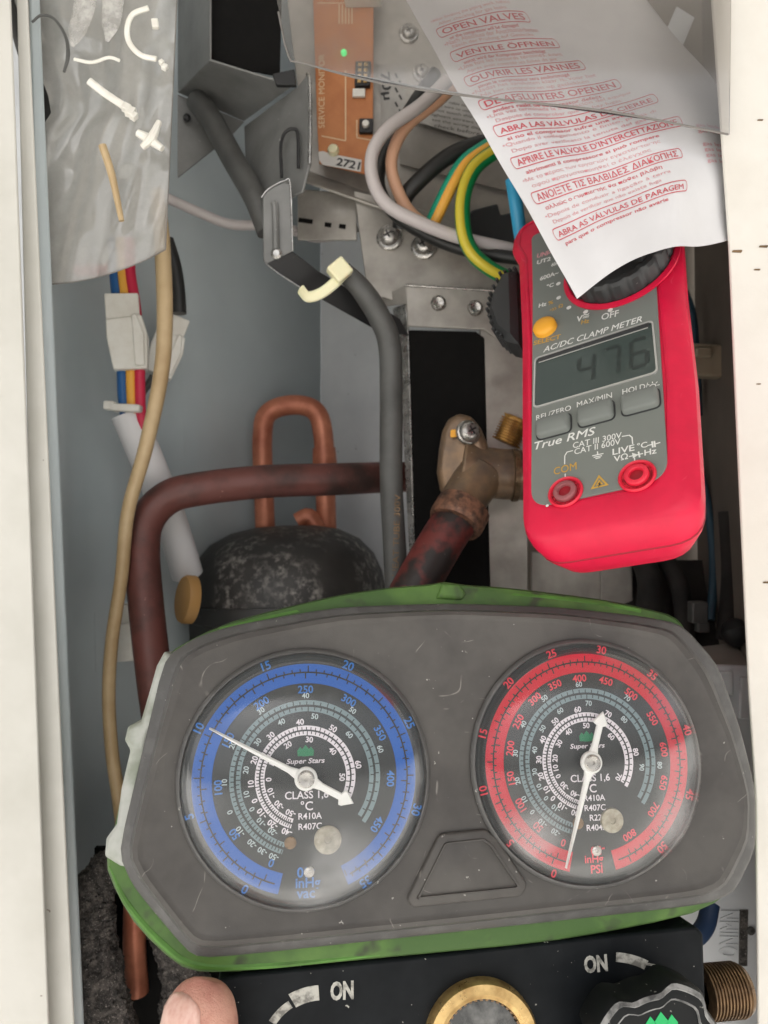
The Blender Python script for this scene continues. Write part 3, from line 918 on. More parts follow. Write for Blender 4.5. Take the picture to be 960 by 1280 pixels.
def case_ring(hw, bot, h, r=0.0, rad=12.5, top=112.0):
    """Outline of the case at one height: hw adds to the half width, bot is where the bottom end is (mm)."""
    pts = [(-24.5 - hw, bot + 1.0), (25.0 + hw + r, bot), (28 + hw + r, -20), (28.5 + hw + r, 30), (30 + hw + r, 66), (33 + hw, 84), (36 + hw, 97), (35.5 + hw, top),
           (-34.5 - hw, top), (-35.5 - hw, 97), (-31.5 - hw, 86), (-30.5 - hw, 72), (-28 - hw, 30), (-26.5 - hw, -20)]
    rr = [rad, rad, 60, 60, 60, 20, 12, 8, 8, 9, 9, 60, 60, 60]
    q = rpoly([(x * mm, y * mm) for x, y in pts], [r * mm for r in rr], 6)
    return [(x, y, h * mm) for x, y in q]


mb = MB()
mb.loft([case_ring(-8, -68, -34), case_ring(-4, -75, -32), case_ring(-1.5, -81, -24, 4), case_ring(1.5, -82.5, -15, 5.5), case_ring(4.0, -81, -8, 5), case_ring(4.6, -79.2, -4.5, 4), case_ring(4.2, -77.6, -2.4, 2.6),
         case_ring(3.0, -75.8, -1.4, 1.0), case_ring(1.8, -71.5, -.4, .5), case_ring(.6, -67.5, .2), case_ring(-.4, -65.2, 0), case_ring(-.9, -64.6, -.5)])
obj('case', mb, M['red_case'], met, smooth=30)
mb = MB()
sr = [case_ring(2.2, -82.2, -13.3, 5.4), case_ring(2.4, -82.35, -13.1, 5.4), case_ring(2.4, -82.3, -12.8, 5.4), case_ring(2.5, -82.0, -12.6, 5.3)]
mb.loft(sr, cap0=False, cap1=False)
obj('case_seam', mb, M['dark_red'], met, smooth=0)
# grey face
KU = KM.uv
fp = [(-25.0, -63.6), (25.0, -63.6), (27.2, 26), (29, 100), (-28.5, 100), (-27, 60), (-26, 0)]
fpr = rpoly([(x * mm, y * mm) for x, y in fp], [9 * mm, 9 * mm, 30 * mm, 3 * mm, 3 * mm, 30 * mm, 30 * mm], 8)
mb = MB(); mb.prism(fpr, -.002, .0003, ch=.0002)
face = obj('face', mb, M['meter_face'], met, smooth=40)
# lcd window
Wl, Hl = 48.7, 27.3
lp = lambda d, r: rpoly([((-Wl / 2 - d) * mm, (-Hl / 2 - d) * mm), ((Wl / 2 + d) * mm, (-Hl / 2 - d) * mm), ((Wl / 2 + d) * mm, (Hl / 2 + d) * mm), ((-Wl / 2 - d) * mm, (Hl / 2 + d) * mm)], r * mm, 5)
mb = MB()
a, b = lp(0, 2), lp(.7, 2.4)
mb.loft([[(x, y, .0003) for x, y in b], [(x, y, .0009) for x, y in b], [(x, y, .0009) for x, y in a], [(x, y, .0003) for x, y in a]], cap0=False, cap1=False)
disp = obj('display', mb, M['lcd_rim'], met, smooth=30)
mb = MB(); mb.prism(lp(-.1, 2), .0001, .00045)
obj('lcd_panel', mb, M['lcd'], disp, smooth=0)
mb = MB(); mb.box((0, (Hl / 2 - 1.6) * mm, .0008), ((Wl - 2) * mm, 2.2 * mm, .0003))
obj('window_shade', mb, M['meter_dark'], disp, smooth=0)
mb = MB(); mb.box((0, (Hl / 2 - 3.0) * mm, .0009), ((Wl - 3) * mm, .35 * mm, .0003))
obj('window_edge', mb, M['lcd_rim'], disp, smooth=0)
# seven-segment digits
SEG = {'4': 'bcfg', '7': 'abc', '6': 'acdefg', '1': 'bc'}


def seg7(m, ch, cx, cy, w_, h_, t_, z):
    sh = .06
    def bar(x0, y0, x1, y1):
        horiz = abs(y1 - y0) < 1e-6
        q = [(x0 + t_ * .3, y0 - t_ / 2), (x1 - t_ * .3, y0 - t_ / 2), (x1 - t_ * .3, y0 + t_ / 2), (x0 + t_ * .3, y0 + t_ / 2)] if horiz else [(x0 - t_ / 2, y0 + t_ * .3), (x0 + t_ / 2, y0 + t_ * .3), (x0 + t_ / 2, y1 - t_ * .3), (x0 - t_ / 2, y1 - t_ * .3)]
        m.add([((cx + x + y * sh) * mm, (cy + y) * mm, z) for x, y in q], [(0, 1, 2, 3)])
    x, y = w_ / 2, h_ / 2
    C = {'a': (-x, y, x, y), 'g': (-x, 0, x, 0), 'd': (-x, -y, x, -y), 'b': (x, 0, x, y), 'c': (x, -y, x, 0), 'f': (-x, 0, -x, y), 'e': (-x, -y, -x, 0)}
    for s_ in SEG[ch]: bar(*C[s_])


mb = MB()
for ch, cx_ in (('4', -2.5), ('7', 7.6), ('6', 18.6)): seg7(mb, ch, cx_, -1.0, 6.2, 14.5, 1.7, .00055)
obj('digits', mb, M['lcd_digit'], disp, smooth=0)


def uvp(px, py, h=0.0):
    q = KM.uv(px, py, h); return q[0], q[1]


# push buttons
for (px, py, lab) in ((690.5, 530, 'REL/ZERO'), (743.5, 514, 'MAX/MIN'), (799, 499, 'HOLD/')):
    c = uvp(px, py, .002)
    mb = MB(); mb.prism(rpoly([(-.0074, -.0053), (.0074, -.0053), (.0074, .0049), (-.0074, .0049)], .0028, 5), 0, .0005, T(c[0], c[1], 0)); obj('button_gap', mb, M['meter_dark'], met, smooth=0)
    mb = MB()
    mb.prism(rpoly([(-.0068, -.0047), (.0068, -.0047), (.0068, .0043), (-.0068, .0043)], .0022, 5), -.001, .0034, T(c[0], c[1], 0), ch=.0009)
    obj('push_button', mb, M['meter_button'], met, smooth=50)
c = uvp(681, 409, .0015)
mb = MB(); mb.lathe([(.0052, -.001), (.0052, .0024), (.0047, .0032), (.0030, .0038), (0, .0040)], 36, T(c[0], c[1], 0))
obj('select_button', mb, M['button_orange'], met, smooth=50)
# rotary knob in its red ring
dc = uvp(772, 324, .004)
mb = MB()
RKn = .0238
mb.lathe([(RKn * .90, .0004), (RKn * 1.06, .0004), (RKn * 1.06, .0012), (RKn * .98, .0018), (RKn * .90, .0006)], 72, T(dc[0], dc[1], 0), close=True)
obj('knob_ring', mb, M['red_case'], met, smooth=40)
mb = MB()
kw = lambda a: 1 - .04 * max(0, math.cos(18 * a)) ** 2
mb.lathe([(RKn * .95, .0003), (RKn * .95, .0085), (RKn * .90, .0098), (RKn * .80, .0100), (RKn * .74, .0090), (0, .0088)], 144, T(dc[0], dc[1], 0), wob=kw)
rk = obj('rotary_knob', mb, M['meter_dark'], met, smooth=40)
mb = MB(); mb.box((0, 0, .0105), (.036, .0085, .006), T(dc[0], dc[1], 0) @ RZ(R(-38)))
mb.box((.010, 0, .0137), (.013, .0007, .0004), T(dc[0], dc[1], 0) @ RZ(R(-38)), mi=1)
obj('grip_bar', mb, [M['meter_dark'], M['print_white']], rk, bevel=.0012)
# jacks
for (px, py, c1) in ((707.5, 616, M['grey_red']), (797, 596, M['red_jack'])):
    c = uvp(px, py, 0)
    mb = MB(); mb.lathe([(.0061, .0002), (.0067, .0004), (.0067, .0009), (.0062, .0014), (.0056, .0010), (.0054, .0005), (.0046, .0005)], 40, T(c[0], c[1], 0))
    jk = obj('jack', mb, M['red_jack'], met, smooth=50)
    mb = MB(); mb.disc(.0056, .0005, 36, T(c[0], c[1], 0)); obj('recess', mb, M['dark_red'], jk, smooth=0)
    mb = MB(); mb.lathe([(.0043, .0004), (.0043, .0019), (.0040, .0022), (.0027, .0022), (.0024, .0018), (.0024, .0007)], 36, T(c[0], c[1], 0)); obj('socket', mb, c1, jk, smooth=50)
    mb = MB(); mb.disc(.0025, .0008, 24, T(c[0], c[1], 0)); obj('bore', mb, M['dark_red'], jk, smooth=0)
# printing on the face
zt = .00042
pw = MB(); po = MB()


def face_text(m, s, x0, y0, x1, y1, hpx, bold=.01, shear=0.0):
    """Baseline-centre line from one pixel to another, letter height in pixels."""
    a, b = Vector(uvp(x0, y0, zt)), Vector(uvp(x1, y1, zt))
    d = b - a; c = (a + b) / 2
    mx_, my_ = (x0 + x1) / 2, (y0 + y1) / 2
    ht = (Vector(uvp(mx_, my_ - hpx / 2, zt)) - Vector(uvp(mx_, my_ + hpx / 2, zt))).length
    m.text(s, .01, T(c.x, c.y, zt) @ RZ(math.atan2(d.y, d.x)), bold, width=d.length, height=ht, shear=shear)


Zx = lambda x, y: (640 + x * .2292, 380 + y * .2291)      # the enlarged view it was measured in


def zt_text(m, s, x0, y0, x1, y1, hz_, bold=.01, shear=0.0):
    a, b = Zx(x0, y0), Zx(x1, y1)
    face_text(m, s, a[0], a[1], b[0], b[1], hz_ * .229, bold, shear)


zt_text(pw, 'AC/DC CLAMP METER', 170, 250, 708, 80, 30, .012, .25)
zt_text(pw, 'OFF', 488, 72, 582, 48, 34, .012)
zt_text(pw, 'V', 352, 84, 384, 76, 30, .03)
zt_text(pw, '~', 386, 62, 420, 54, 9, .03)
zt_text(pw, '=', 386, 74, 420, 66, 9, .02)
zt_text(po, 'Hz', 378, 100, 422, 90, 22, .02)
zt_text(po, 'SELECT', 118, 214, 265, 176, 24, .02)
zt_text(pw, 'REL/ZERO', 132, 622, 322, 564, 28, .008)
zt_text(pw, 'MAX/MIN', 354, 550, 545, 496, 30, .006)
zt_text(pw, 'HOLD/', 602, 480, 742, 444, 30, .008)
zt_text(pw, 'True RMS', 122, 776, 455, 690, 42, .014, .22)
zt_text(pw, 'CAT III 300V', 332, 772, 598, 714, 32, .005)
zt_text(pw, 'CAT II 600V', 340, 806, 592, 748, 32, .005)
zt_text(pw, 'LIVE', 548, 808, 668, 782, 34, .014)
zt_text(pw, '°C', 682, 776, 738, 764, 32, .012)
zt_text(pw, 'VΩ', 555, 846, 632, 828, 34, .014)
zt_text(pw, 'Hz', 722, 812, 788, 798, 32, .014)
zt_text(po, 'COM', 228, 914, 352, 882, 40, .006)
# left column of ranges beside the knob
Z4 = lambda x, y: (600 + x * .3751, 260 + y * .375)


def z4_text(m, s, x0, y0, x1, y1, hz_, bold=.01):
    a, b = Z4(x0, y0), Z4(x1, y1)
    face_text(m, s, a[0], a[1], b[0], b[1], hz_ * .375, bold)


mred = MB()
z4_text(mred, 'UNI-T', 190, 160, 250, 142, 14, .04)
z4_text(pw, 'UT2', 190, 182, 236, 168, 13, .03)
z4_text(pw, '60A', 238, 190, 262, 182, 11, .03)
z4_text(pw, '600A~', 200, 236, 262, 214, 14, .03)
z4_text(pw, '°C', 222, 262, 246, 254, 13, .03)
z4_text(pw, 'Hz', 196, 326, 222, 318, 13, .03)
z4_text(po, '%', 228, 318, 244, 312, 12, .02)
z4_text(po, 'Ω', 262, 328, 276, 324, 12, .02)
z4_text(po, '•))', 232, 342, 254, 334, 10, .02)


def dot(m, x, y, r):
    c = uvp(x, y, zt); m.disc(r, zt, 14, T(c[0], c[1], 0))


for (x, y) in ((261, 252), (262, 299), (296, 332), (352, 346), (434, 340)): dot(pw, *Z4(x, y), .0011)
dot(pw, *Z4(224, 992), .0006)


def line(m, P, wd=.00045):
    Q = [Vector(uvp(*Zx(x, y), zt)) for x, y in P]
    for a, b in zip(Q, Q[1:]):
        d = (b - a); n = Vector((-d.y, d.x)).normalized() * wd / 2; e = d.normalized() * wd * .4
        m.add([(*(a - e - n), zt), (*(b + e - n), zt), (*(b + e + n), zt), (*(a - e + n), zt)], [(0, 1, 2, 3)])


line(pw, [(330, 800), (300, 808), (288, 828), (287, 872)])
line(pw, [(602, 722), (640, 716), (655, 728), (658, 762)])
line(pw, [(290, 928), (291, 962)])
line(pw, [(668, 840), (670, 866)])
line(pw, [(466, 806), (468, 822)]); line(pw, [(440, 828), (496, 816)]); line(pw, [(448, 836), (488, 828)]); line(pw, [(458, 843), (480, 838)])
line(pw, [(740, 772), (764, 766)]); line(pw, [(764, 752), (768, 780)], .0006); line(pw, [(776, 750), (780, 778)], .0006); line(pw, [(780, 764), (806, 756)])
line(pw, [(640, 832), (712, 816)])
a = [uvp(*Zx(x, y), zt) for x, y in ((654, 812), (660, 842), (690, 822))]
pw.add([(*q, zt) for q in a], [(0, 1, 2)]); line(pw, [(690, 808), (696, 834)], .0006)
# backlight sun
cs = Zx(768, 450)
for k in range(8):
    q0 = Vector(uvp(*cs, zt)); d = Vector((math.cos(k * math.pi / 4), math.sin(k * math.pi / 4)))
    n = Vector((-d.y, d.x)) * .00018
    a, b = q0 + d * .0016, q0 + d * .0025
    pw.add([(*(a - n), zt), (*(b - n), zt), (*(b + n), zt), (*(a + n), zt)], [(0, 1, 2, 3)])
c = uvp(*cs, zt); pw.arc(.0009, .0013, 0, 360, zt, 20, T(c[0], c[1], 0))
# warning triangle
tri = [Zx(428, 1012), Zx(528, 988), Zx(474, 932)]
tq = [uvp(x, y, zt) for x, y in tri]
t2 = inset(tq, .0007)
po.add([(*q, zt) for q in tq] + [(*q, zt) for q in t2], [(0, 1, 4, 3), (1, 2, 5, 4), (2, 0, 3, 5)])
t3 = inset(tq, .0011)
po.add([(*q, zt) for q in t3], [(0, 1, 2)])
tm = MB(); cc = uvp(*Zx(477, 984), zt)
tm.add([(cc[0] + x * .0011, cc[1] + y * .0011, zt + .0001) for x, y in ((-.5, .1), (.5, 1.2), (.15, .25), (.55, .1), (-.5, -1.3), (-.1, -.1))], [(0, 3, 2, 1), (0, 5, 4, 3)])
obj('printing', pw, M['print_white'], face, smooth=0)
obj('printing', po, M['print_orange'], face, smooth=0)
obj('printing', mred, M['print_pink'], face, smooth=0)
obj('warning_sign', tm, M['print_dark'], face, smooth=0)
# jaw trigger at the left and the jaws above (behind the paper)
mb = MB()
tg = [KM.p(x, y, -.016) for x, y in ((648, 344), (630, 350), (618, 375), (614, 395), (622, 420), (636, 432), (652, 436))]
poly = [(q.x, q.y) for q in tg]
mb.prism(list(reversed(poly)) if sum(poly[i][0] * poly[(i + 1) % 7][1] - poly[(i + 1) % 7][0] * poly[i][1] for i in range(7)) < 0 else poly, -.024, -.010, ch=.003)
for i in range(1, 6):
    for t in (0, .33, .66):
        q = tg[i - 1].lerp(tg[i], t)
        mb.tube([(q.x, q.y, -.0235), (q.x, q.y, -.0105)], .0009, 6, 1)
obj('jaw_trigger', mb, M['meter_dark'], met, smooth=40)
mb = MB()
jp = [(-.020, .108), (-.024, .125), (-.014, .142), (.006, .148), (.024, .140), (.031, .124), (.026, .108)]
mb.tube([(x, y, -.016) for x, y in jp], [.008, .009, .009, .008, .009, .009, .008], 10, 5)
obj('jaw', mb, M['meter_dark'], met)

# ------------------------------------------------------------------ paper sheet with red print
PG = [  # rows down the sheet, columns along the lines of text: (px, py, Y)
    [(455, -90, .345), (520, -104, .350), (590, -120, .347), (640, -132, .353), (690, -145, .358)],
    [(505, -10, .338), (570, -24, .347), (640, -40, .343), (700, -52, .354), (752, -62, .360)],
    [(552, 78, .334), (625, 62, .344), (700, 48, .339), (765, 36, .352), (822, 26, .361)],
    [(602, 168, .326), (678, 150, .335), (756, 134, .330), (830, 120, .347), (900, 108, .358)],
    [(660, 272, .312), (730, 240, .316), (800, 218, .314), (870, 204, .326), (945, 205, .342)],
    [(720, 375, .300), (772, 334, .298), (822, 315, .294), (872, 307, .306), (945, 290, .338)],
]
PW = [[pt(*q) for q in r] for r in PG]


def cr(a, b, c, d, t):
    return .5 * ((2 * b) + (c - a) * t + (2 * a - 5 * b + 4 * c - d) * t * t + (3 * b - a - 3 * c + d) * t ** 3)


def cr_list(P, t):
    n = len(P) - 1
    x = max(0, min(.99999, t)) * n; i = int(x); f = x - i
    a = P[i - 1] if i else P[0] * 2 - P[1]
    d = P[i + 2] if i + 2 <= n else P[n] * 2 - P[n - 1]
    return cr(a, P[i], P[i + 1], d, f)


def paper(s, t, h=0.0):
    p = cr_list([cr_list(r, s) for r in PW], t)
    if True:
        # fine creases running down the sheet
        wv = .0034 * math.sin(9 * s + 5 * t + 1) + .0007 * math.sin(21 * s - 9 * t) + .0005 * math.sin(30 * t + 6 * s)
        p = p + AF * wv
    return p - AF * h


NS, NT = 60, 90
mb = MB()
vs = [paper(i / NS, j / NT) for j in range(NT + 1) for i in range(NS + 1)]
vs2 = [paper(i / NS, j / NT, -.0002) for j in range(NT + 1) for i in range(NS + 1)]
n1 = len(vs)
fs = [(j * (NS + 1) + i, (j + 1) * (NS + 1) + i, (j + 1) * (NS + 1) + i + 1, j * (NS + 1) + i + 1) for j in range(NT) for i in range(NS)]
fs2 = [tuple(n1 + k for k in reversed(f)) for f in fs]
brd = [i for i in range(NS + 1)] + [j * (NS + 1) + NS for j in range(1, NT + 1)] + [NT * (NS + 1) + i for i in range(NS - 1, -1, -1)] + [j * (NS + 1) for j in range(NT - 1, 0, -1)]
sf = [(brd[k], brd[(k + 1) % len(brd)], n1 + brd[(k + 1) % len(brd)], n1 + brd[k]) for k in range(len(brd))]
mb.add(vs + vs2, fs + fs2 + sf)
pap = thing('paper_sheet', 'creased white paper sheet printed in red hanging in front of the clamp meter', 'paper', T(*pt(620, 160, .33)))
part('sheet', mb, M['paper'], pap, smooth=60)
blocks = [
    ('ABRA AS VÁLVULAS DE PARAGEM', 'para que o compressor não avarie', '•Depois de conduzir a ligação à terra', 'Depois de verificar que não existe fuga', .07, .66),
    ('ΑΝΟΙΞΤΕ ΤΙΣ ΒΑΛΒΙΔΕΣ ΔΙΑΚΟΠΗΣ', 'αλλιώς ο συμπιεστής θα πάθει βλάβη', '•Με το πέρας των εργασιών εγκατάστασης', 'αφού πραγματοποιηθεί ο έλεγχος', .06, .67),
    ("APRIRE LE VALVOLE D'INTERCETTAZIONE", 'altrimenti il compressore si può rompere', '•Quando il collegamento è finito, prima di', 'Dopo aver verificato la tenuta del gas', .06, .72),
    ('ABRA LAS VÁLVULAS DE CIERRE', 'si no el compresor sufre una avería', '•Una vez terminada la instalación del equipo', 'Después de comprobar que no hay fugas', .06, .68),
    ('DE AFSLUITERS OPENEN', 'anders raakt de compressor defect', '•Nadat het aansluiten klaar is, voor het', 'Na het controleren op gaslekken', .06, .60),
    ('OUVRIR LES VANNES', 'sinon le compresseur sera endommagé', '•Une fois les raccords terminés, avant', 'Après avoir contrôlé les fuites de gaz', .06, .52),
    ('VENTILE ÖFFNEN', 'sonst wird der Kompressor beschädigt', '•Nach Abschluss der Anschlussarbeiten', 'Nach der Prüfung auf Gaslecks', .06, .48),
    ('OPEN VALVES', 'or the compressor will be damaged', '•After finishing the piping work, before', 'After checking for gas leaks', .06, .42),
]
rows = []
for bi, (hd_, sm_, l1, l2, s0, s1) in enumerate(blocks):
    t = .862 - [0, .088, .174, .253, .323, .393, .463, .533][bi]
    q = 1 if bi < 3 else .86
    rows += [(t + .0275 * q, 's', sm_, s0 + .012, s0 + (s1 - s0) * .86, 1), (t, 'b', hd_, s0, s1, 1), (t - .0265 * q, 'l', l2, s0 + .005, s0 + (s1 - s0) * .84, 0), (t - .0425 * q, 'l', l1, s0 - .018, s0 + (s1 - s0) * .92, 0)]
pr = MB(); pk = MB()
for (t, kd, s, s0, s1, strong) in rows:
    wm_ = s1 - s0; sc_ = (s0 + s1) / 2
    ht = {'b': .0165, 's': .0114, 'l': .0108}[kd]
    fn = lambda x, y, sc=sc_, tt=t: paper(sc + x, tt - y, .00025)
    (pr if strong else pk).text(s, 1.0, bold=(.014 if kd == 'b' else .012 if strong else .0), width=wm_, height=ht, fn=fn)
    if kd == 'b':
        # rounded frame round the heading
        q = rpoly([(s0 - .02, t - .0145), (s1 + .02, t - .0145), (s1 + .02, t + .0145), (s0 - .02, t + .0145)], .0135, 5)
        q2 = []
        for i in range(len(q)):
            a, b = Vector(q[i]), Vector(q[(i + 1) % len(q)])
            nseg = max(1, int((b - a).length / .02))
            for k in range(nseg): q2.append(tuple(a.lerp(b, k / nseg)))
        qi = inset(q2, .0022)
        vs = [paper(x, y, .00025) for x, y in q2] + [paper(x, y, .00025) for x, y in qi]
        n = len(q2)
        pr.add(vs, [(k, (k + 1) % n, n + (k + 1) % n, n + k) for k in range(n)])
# faint second column near the right edge
for t in (.80, .785, .77, .755, .72, .705):
    pk.text('gas leiding', 1.0, width=.14, height=.012, fn=lambda x, y, tt=t: paper(.86 + x, tt - y, .00025))
part('red_print', pr, M['print_red'], pap, smooth=0)
part('red_print', pk, M['print_pink'], pap, smooth=0)

# ------------------------------------------------------------------ clear sheets
ac = world_thing('clear_cover', 'see-through plastic cover sheet over the top of the white paper', 'plastic cover', (620, 60, .31))
AB = [(361, 71, .33), (420, 89, .327), (480, 105, .324), (550, 116, .321), (620, 124, .318), (690, 132, .317), (760, 139, .316), (835, 153, .316), (912, 168, .316)]
bot_ = [pt(*q) for q in AB]
top_ = [pt(318 + (q[0] - 361) * 1.08, -130, q[2] + .004) for q in AB]
mid_ = [a.lerp(b, .5) - AF * .001 for a, b in zip(bot_, top_)]
mb = MB()
rings = [bot_, mid_, top_]
mb.loft([r + [p + AF * .0009 for p in reversed(r)] for r in rings])
part('sheet', mb, M['acrylic'], ac, smooth=40)
mb = MB(); mb.tube([pt(348, 15, .332), pt(361, 71, .33), pt(380, 79, .329), pt(480, 105, .324), pt(620, 124, .318), pt(760, 139, .316), pt(910, 168, .316)], .00045, 6, 3)
part('cut_edge', mb, M['acrylic_edge'], ac)

fb = world_thing('plastic_flap', 'milky translucent plastic flap hanging at the upper left of the cabinet', 'plastic flap', (120, 170, .36))
rowsF = []
FN, FM = 60, 44
for j in range(FN + 1):
    t = j / FN
    row = []
    for i in range(FM + 1):
        s = i / FM
        yy_ = -60 + t * 416
        K = [(-60, 8), (0, 18), (60, 36), (118, 60), (142, 64), (166, 46), (200, 40), (360, 36)]
        xl = 36
        for (ya, xa), (yb, xb) in zip(K, K[1:]):
            if ya <= yy_ <= yb: xl = xa + (xb - xa) * (yy_ - ya) / (yb - ya)
        xr = 224 - 17 * t
        yb0 = -60 + t * (416 - 0)
        yl, yr = -60 + t * 416, -60 + t * 372
        yy = yl + (yr - yl) * (s ** 2.2)
        Yd = .356 + .004 * math.sin(5 * s + 2 * t) - .010 * (s - .5) ** 2 + .0015 * math.sin(12 * s + 7 * t) + .0011 * math.sin(19 * s - 9 * t + 1) * (1 - t) + .0006 * math.sin(31 * s + 15 * t)
        q_ = Vector((s * 3.2, t * 4.5, 2.0))
        rg_ = 1 - abs(mnoise.noise(q_)) * 2.2
        rg2 = 1 - abs(mnoise.noise(q_ * 2.3 + Vector((7, 1, 3)))) * 2.2
        Yd -= .0014 * max(0, rg_) ** 2 * (1.2 - .7 * t) + .00018 * max(0, rg2) ** 3
        row.append(pt(xl + (xr - xl) * s, yy, Yd))
    rowsF.append(row)
vs = [p for r in rowsF for p in r]; n1 = len(vs)
fs = [(j * (FM + 1) + i, (j + 1) * (FM + 1) + i, (j + 1) * (FM + 1) + i + 1, j * (FM + 1) + i + 1) for j in range(FN) for i in range(FM)]
vs2 = [p + AF * .0004 for p in vs]
brd = list(range(FM + 1)) + [j * (FM + 1) + FM for j in range(1, FN + 1)] + [FN * (FM + 1) + i for i in range(FM - 1, -1, -1)] + [j * (FM + 1) for j in range(FN - 1, 0, -1)]
mb = MB(); mb.add(vs + vs2, fs + [tuple(n1 + k for k in reversed(f)) for f in fs] + [(brd[k], brd[(k + 1) % len(brd)], n1 + brd[(k + 1) % len(brd)], n1 + brd[k]) for k in range(len(brd))])
part('sheet', mb, M['film'], fb, smooth=60)
mb = MB(); mb.tube([rowsF[j][FM] - AF * .0001 for j in range(FN + 1)] + [rowsF[FN][i] - AF * .0001 for i in range(FM - 1, -1, -1)], .0003, 5, 1, smooth=False)
part('cut_edge', mb, M['acrylic_edge'], fb)

# ------------------------------------------------------------------ electrical box, board, brackets
bx = world_thing('control_box', 'grey galvanised control box tray behind the coloured wires', 'control box', (520, 200, .49))
mb = MB(); mb.plate([(345, -120, .475), (760, -120, .475), (760, 330, .475), (640, 305, .475), (384, 214, .475)], .002)
part('back_plate', mb, M['galv_warm'], bx, bevel=.0005)
mb = MB(); mb.plate([(384, 214, .474), (640, 303, .474), (640, 316, .452), (382, 226, .452)], .0012)
part('tray_lip', mb, M['galv_warm'], bx)
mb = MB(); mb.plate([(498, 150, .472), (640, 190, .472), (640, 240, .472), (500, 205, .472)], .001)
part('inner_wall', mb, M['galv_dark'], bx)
mb = MB(); mb.plate([(442, 238, .455), (500, 252, .455), (655, 308, .455), (660, 420, .455), (560, 400, .455), (480, 372, .455), (460, 372, .455)], .0015)
part('mounting_flange', mb, M['galv_warm'], bx, bevel=.0006)
mb = MB(); mb.plate([(372, 236, .462), (446, 242, .462), (446, 300, .462), (372, 300, .462)], .0015)
part('slotted_strip', mb, M['galv_warm'], bx, bevel=.0004)
for (a, b) in ((372, 272), (400, 277), (418, 279)):
    f_ = Frame(a + 10, b + 4, .4617)
    mb = MB(); mb.box((0, 0, 0), (.0085 if a == 372 else .004, .0026, .0004), f_.M @ RZ(R(-8)))
    part('slot', mb, M['jet'], bx, smooth=0)


mb = MB(); mb.plate([(796, 122, .47), (824, 130, .47), (868, 22, .45), (846, 8, .45)], .0012)
part('cover_strip', mb, M['galv_light'], bx)
mb = MB(); mb.plate([(738, -10, .46), (772, -10, .46), (764, 8, .46), (744, 12, .46)], .004)
part('rubber_cap', mb, M['jet'], bx, bevel=.001)
mb = MB(); mb.plate([(690, -60, .474), (900, -60, .474), (900, 230, .474), (690, 230, .474)], .001)
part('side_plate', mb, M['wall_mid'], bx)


def screw(name, par, px, py, Y, r, m, yaw=0, pitch=0, flange=1.35):
    f_ = Frame(px, py, Y, yaw, pitch)
    mb = MB()
    mb.lathe([(r * flange, -.001), (r * flange, r * .18), (r * flange * .93, r * .26), (r * 1.0, r * .28), (r * .98, r * .50), (r * .82, r * .78), (r * .55, r * .92), (r * .12, r * .95), (0, r * .9)], 28, f_.M)
    o = part(name, mb, m, par, smooth=45)
    mb = MB()
    mb.box((0, 0, r * .93), (r * .85, r * .16, r * .12), f_.M @ RZ(.5)); mb.box((0, 0, r * .93), (r * .16, r * .85, r * .12), f_.M @ RZ(.5))
    part('cross_slot', mb, M['print_dark'], o, smooth=0)
    return o


screw('screw', bx, 487, 297, .4545, .0058, M['zinc'], -12, 6)
screw('screw', bx, 530, 308, .4545, .0058, M['zinc'], -12, 6)
screw('screw', bx, 511, 42, .4745, .0045, M['zinc'])
screw('screw', bx, 527, 91, .4745, .004, M['zinc'])

# circuit board
PB = Frame(430, 110, .462, -4, 3, -2)
pb = thing('circuit_board', 'brown service monitor circuit board with small switches in the control box', 'circuit board', PB.M)
q = [(390, -40), (467, -40), (466, 195), (462, 216), (455, 217), (399, 204), (396, 150)]
mb = MB(); mb.prism([PB.uv(*a) for a in reversed(q)], -.0016, 0)
obj('board', mb, M['pcb'], pb, bevel=.0003, smooth=0)
mb = MB(); q = [(398, 190), (404, 189), (412, 192), (452, 200), (451, 215), (403, 206), (399, 200)]
mb.prism([PB.uv(*a) for a in reversed(q)], 0, .0002)
nl = obj('number_label', mb, M['white_label'], pb, smooth=0)
mb = MB()
a, b = Vector(PB.uv(421, 202)), Vector(PB.uv(450, 208)); d = b - a
mb.text('2721', .01, T(*((a + b) / 2), .0003) @ RZ(math.atan2(d.y, d.x)), .03, width=d.length, height=.005)
obj('print', mb, M['print_dark'], nl, smooth=0)
mb = MB()
a, b = Vector(PB.uv(402, 160)), Vector(PB.uv(402, 68)); d = b - a
mb.text('SERVICE MONITOR', .01, T(*((a + b) / 2), .0001) @ RZ(math.atan2(d.y, d.x)), 0, width=d.length, height=.0036)


def line_w(m, Fm, P, wd, z):
    Q = [Vector(Fm.uv(*p)) for p in P]
    for a, b in zip(Q, Q[1:]):
        d = b - a; n = Vector((-d.y, d.x)).normalized() * wd / 2
        m.add([(*(a - n), z), (*(b - n), z), (*(b + n), z), (*(a + n), z)], [(0, 1, 2, 3)])


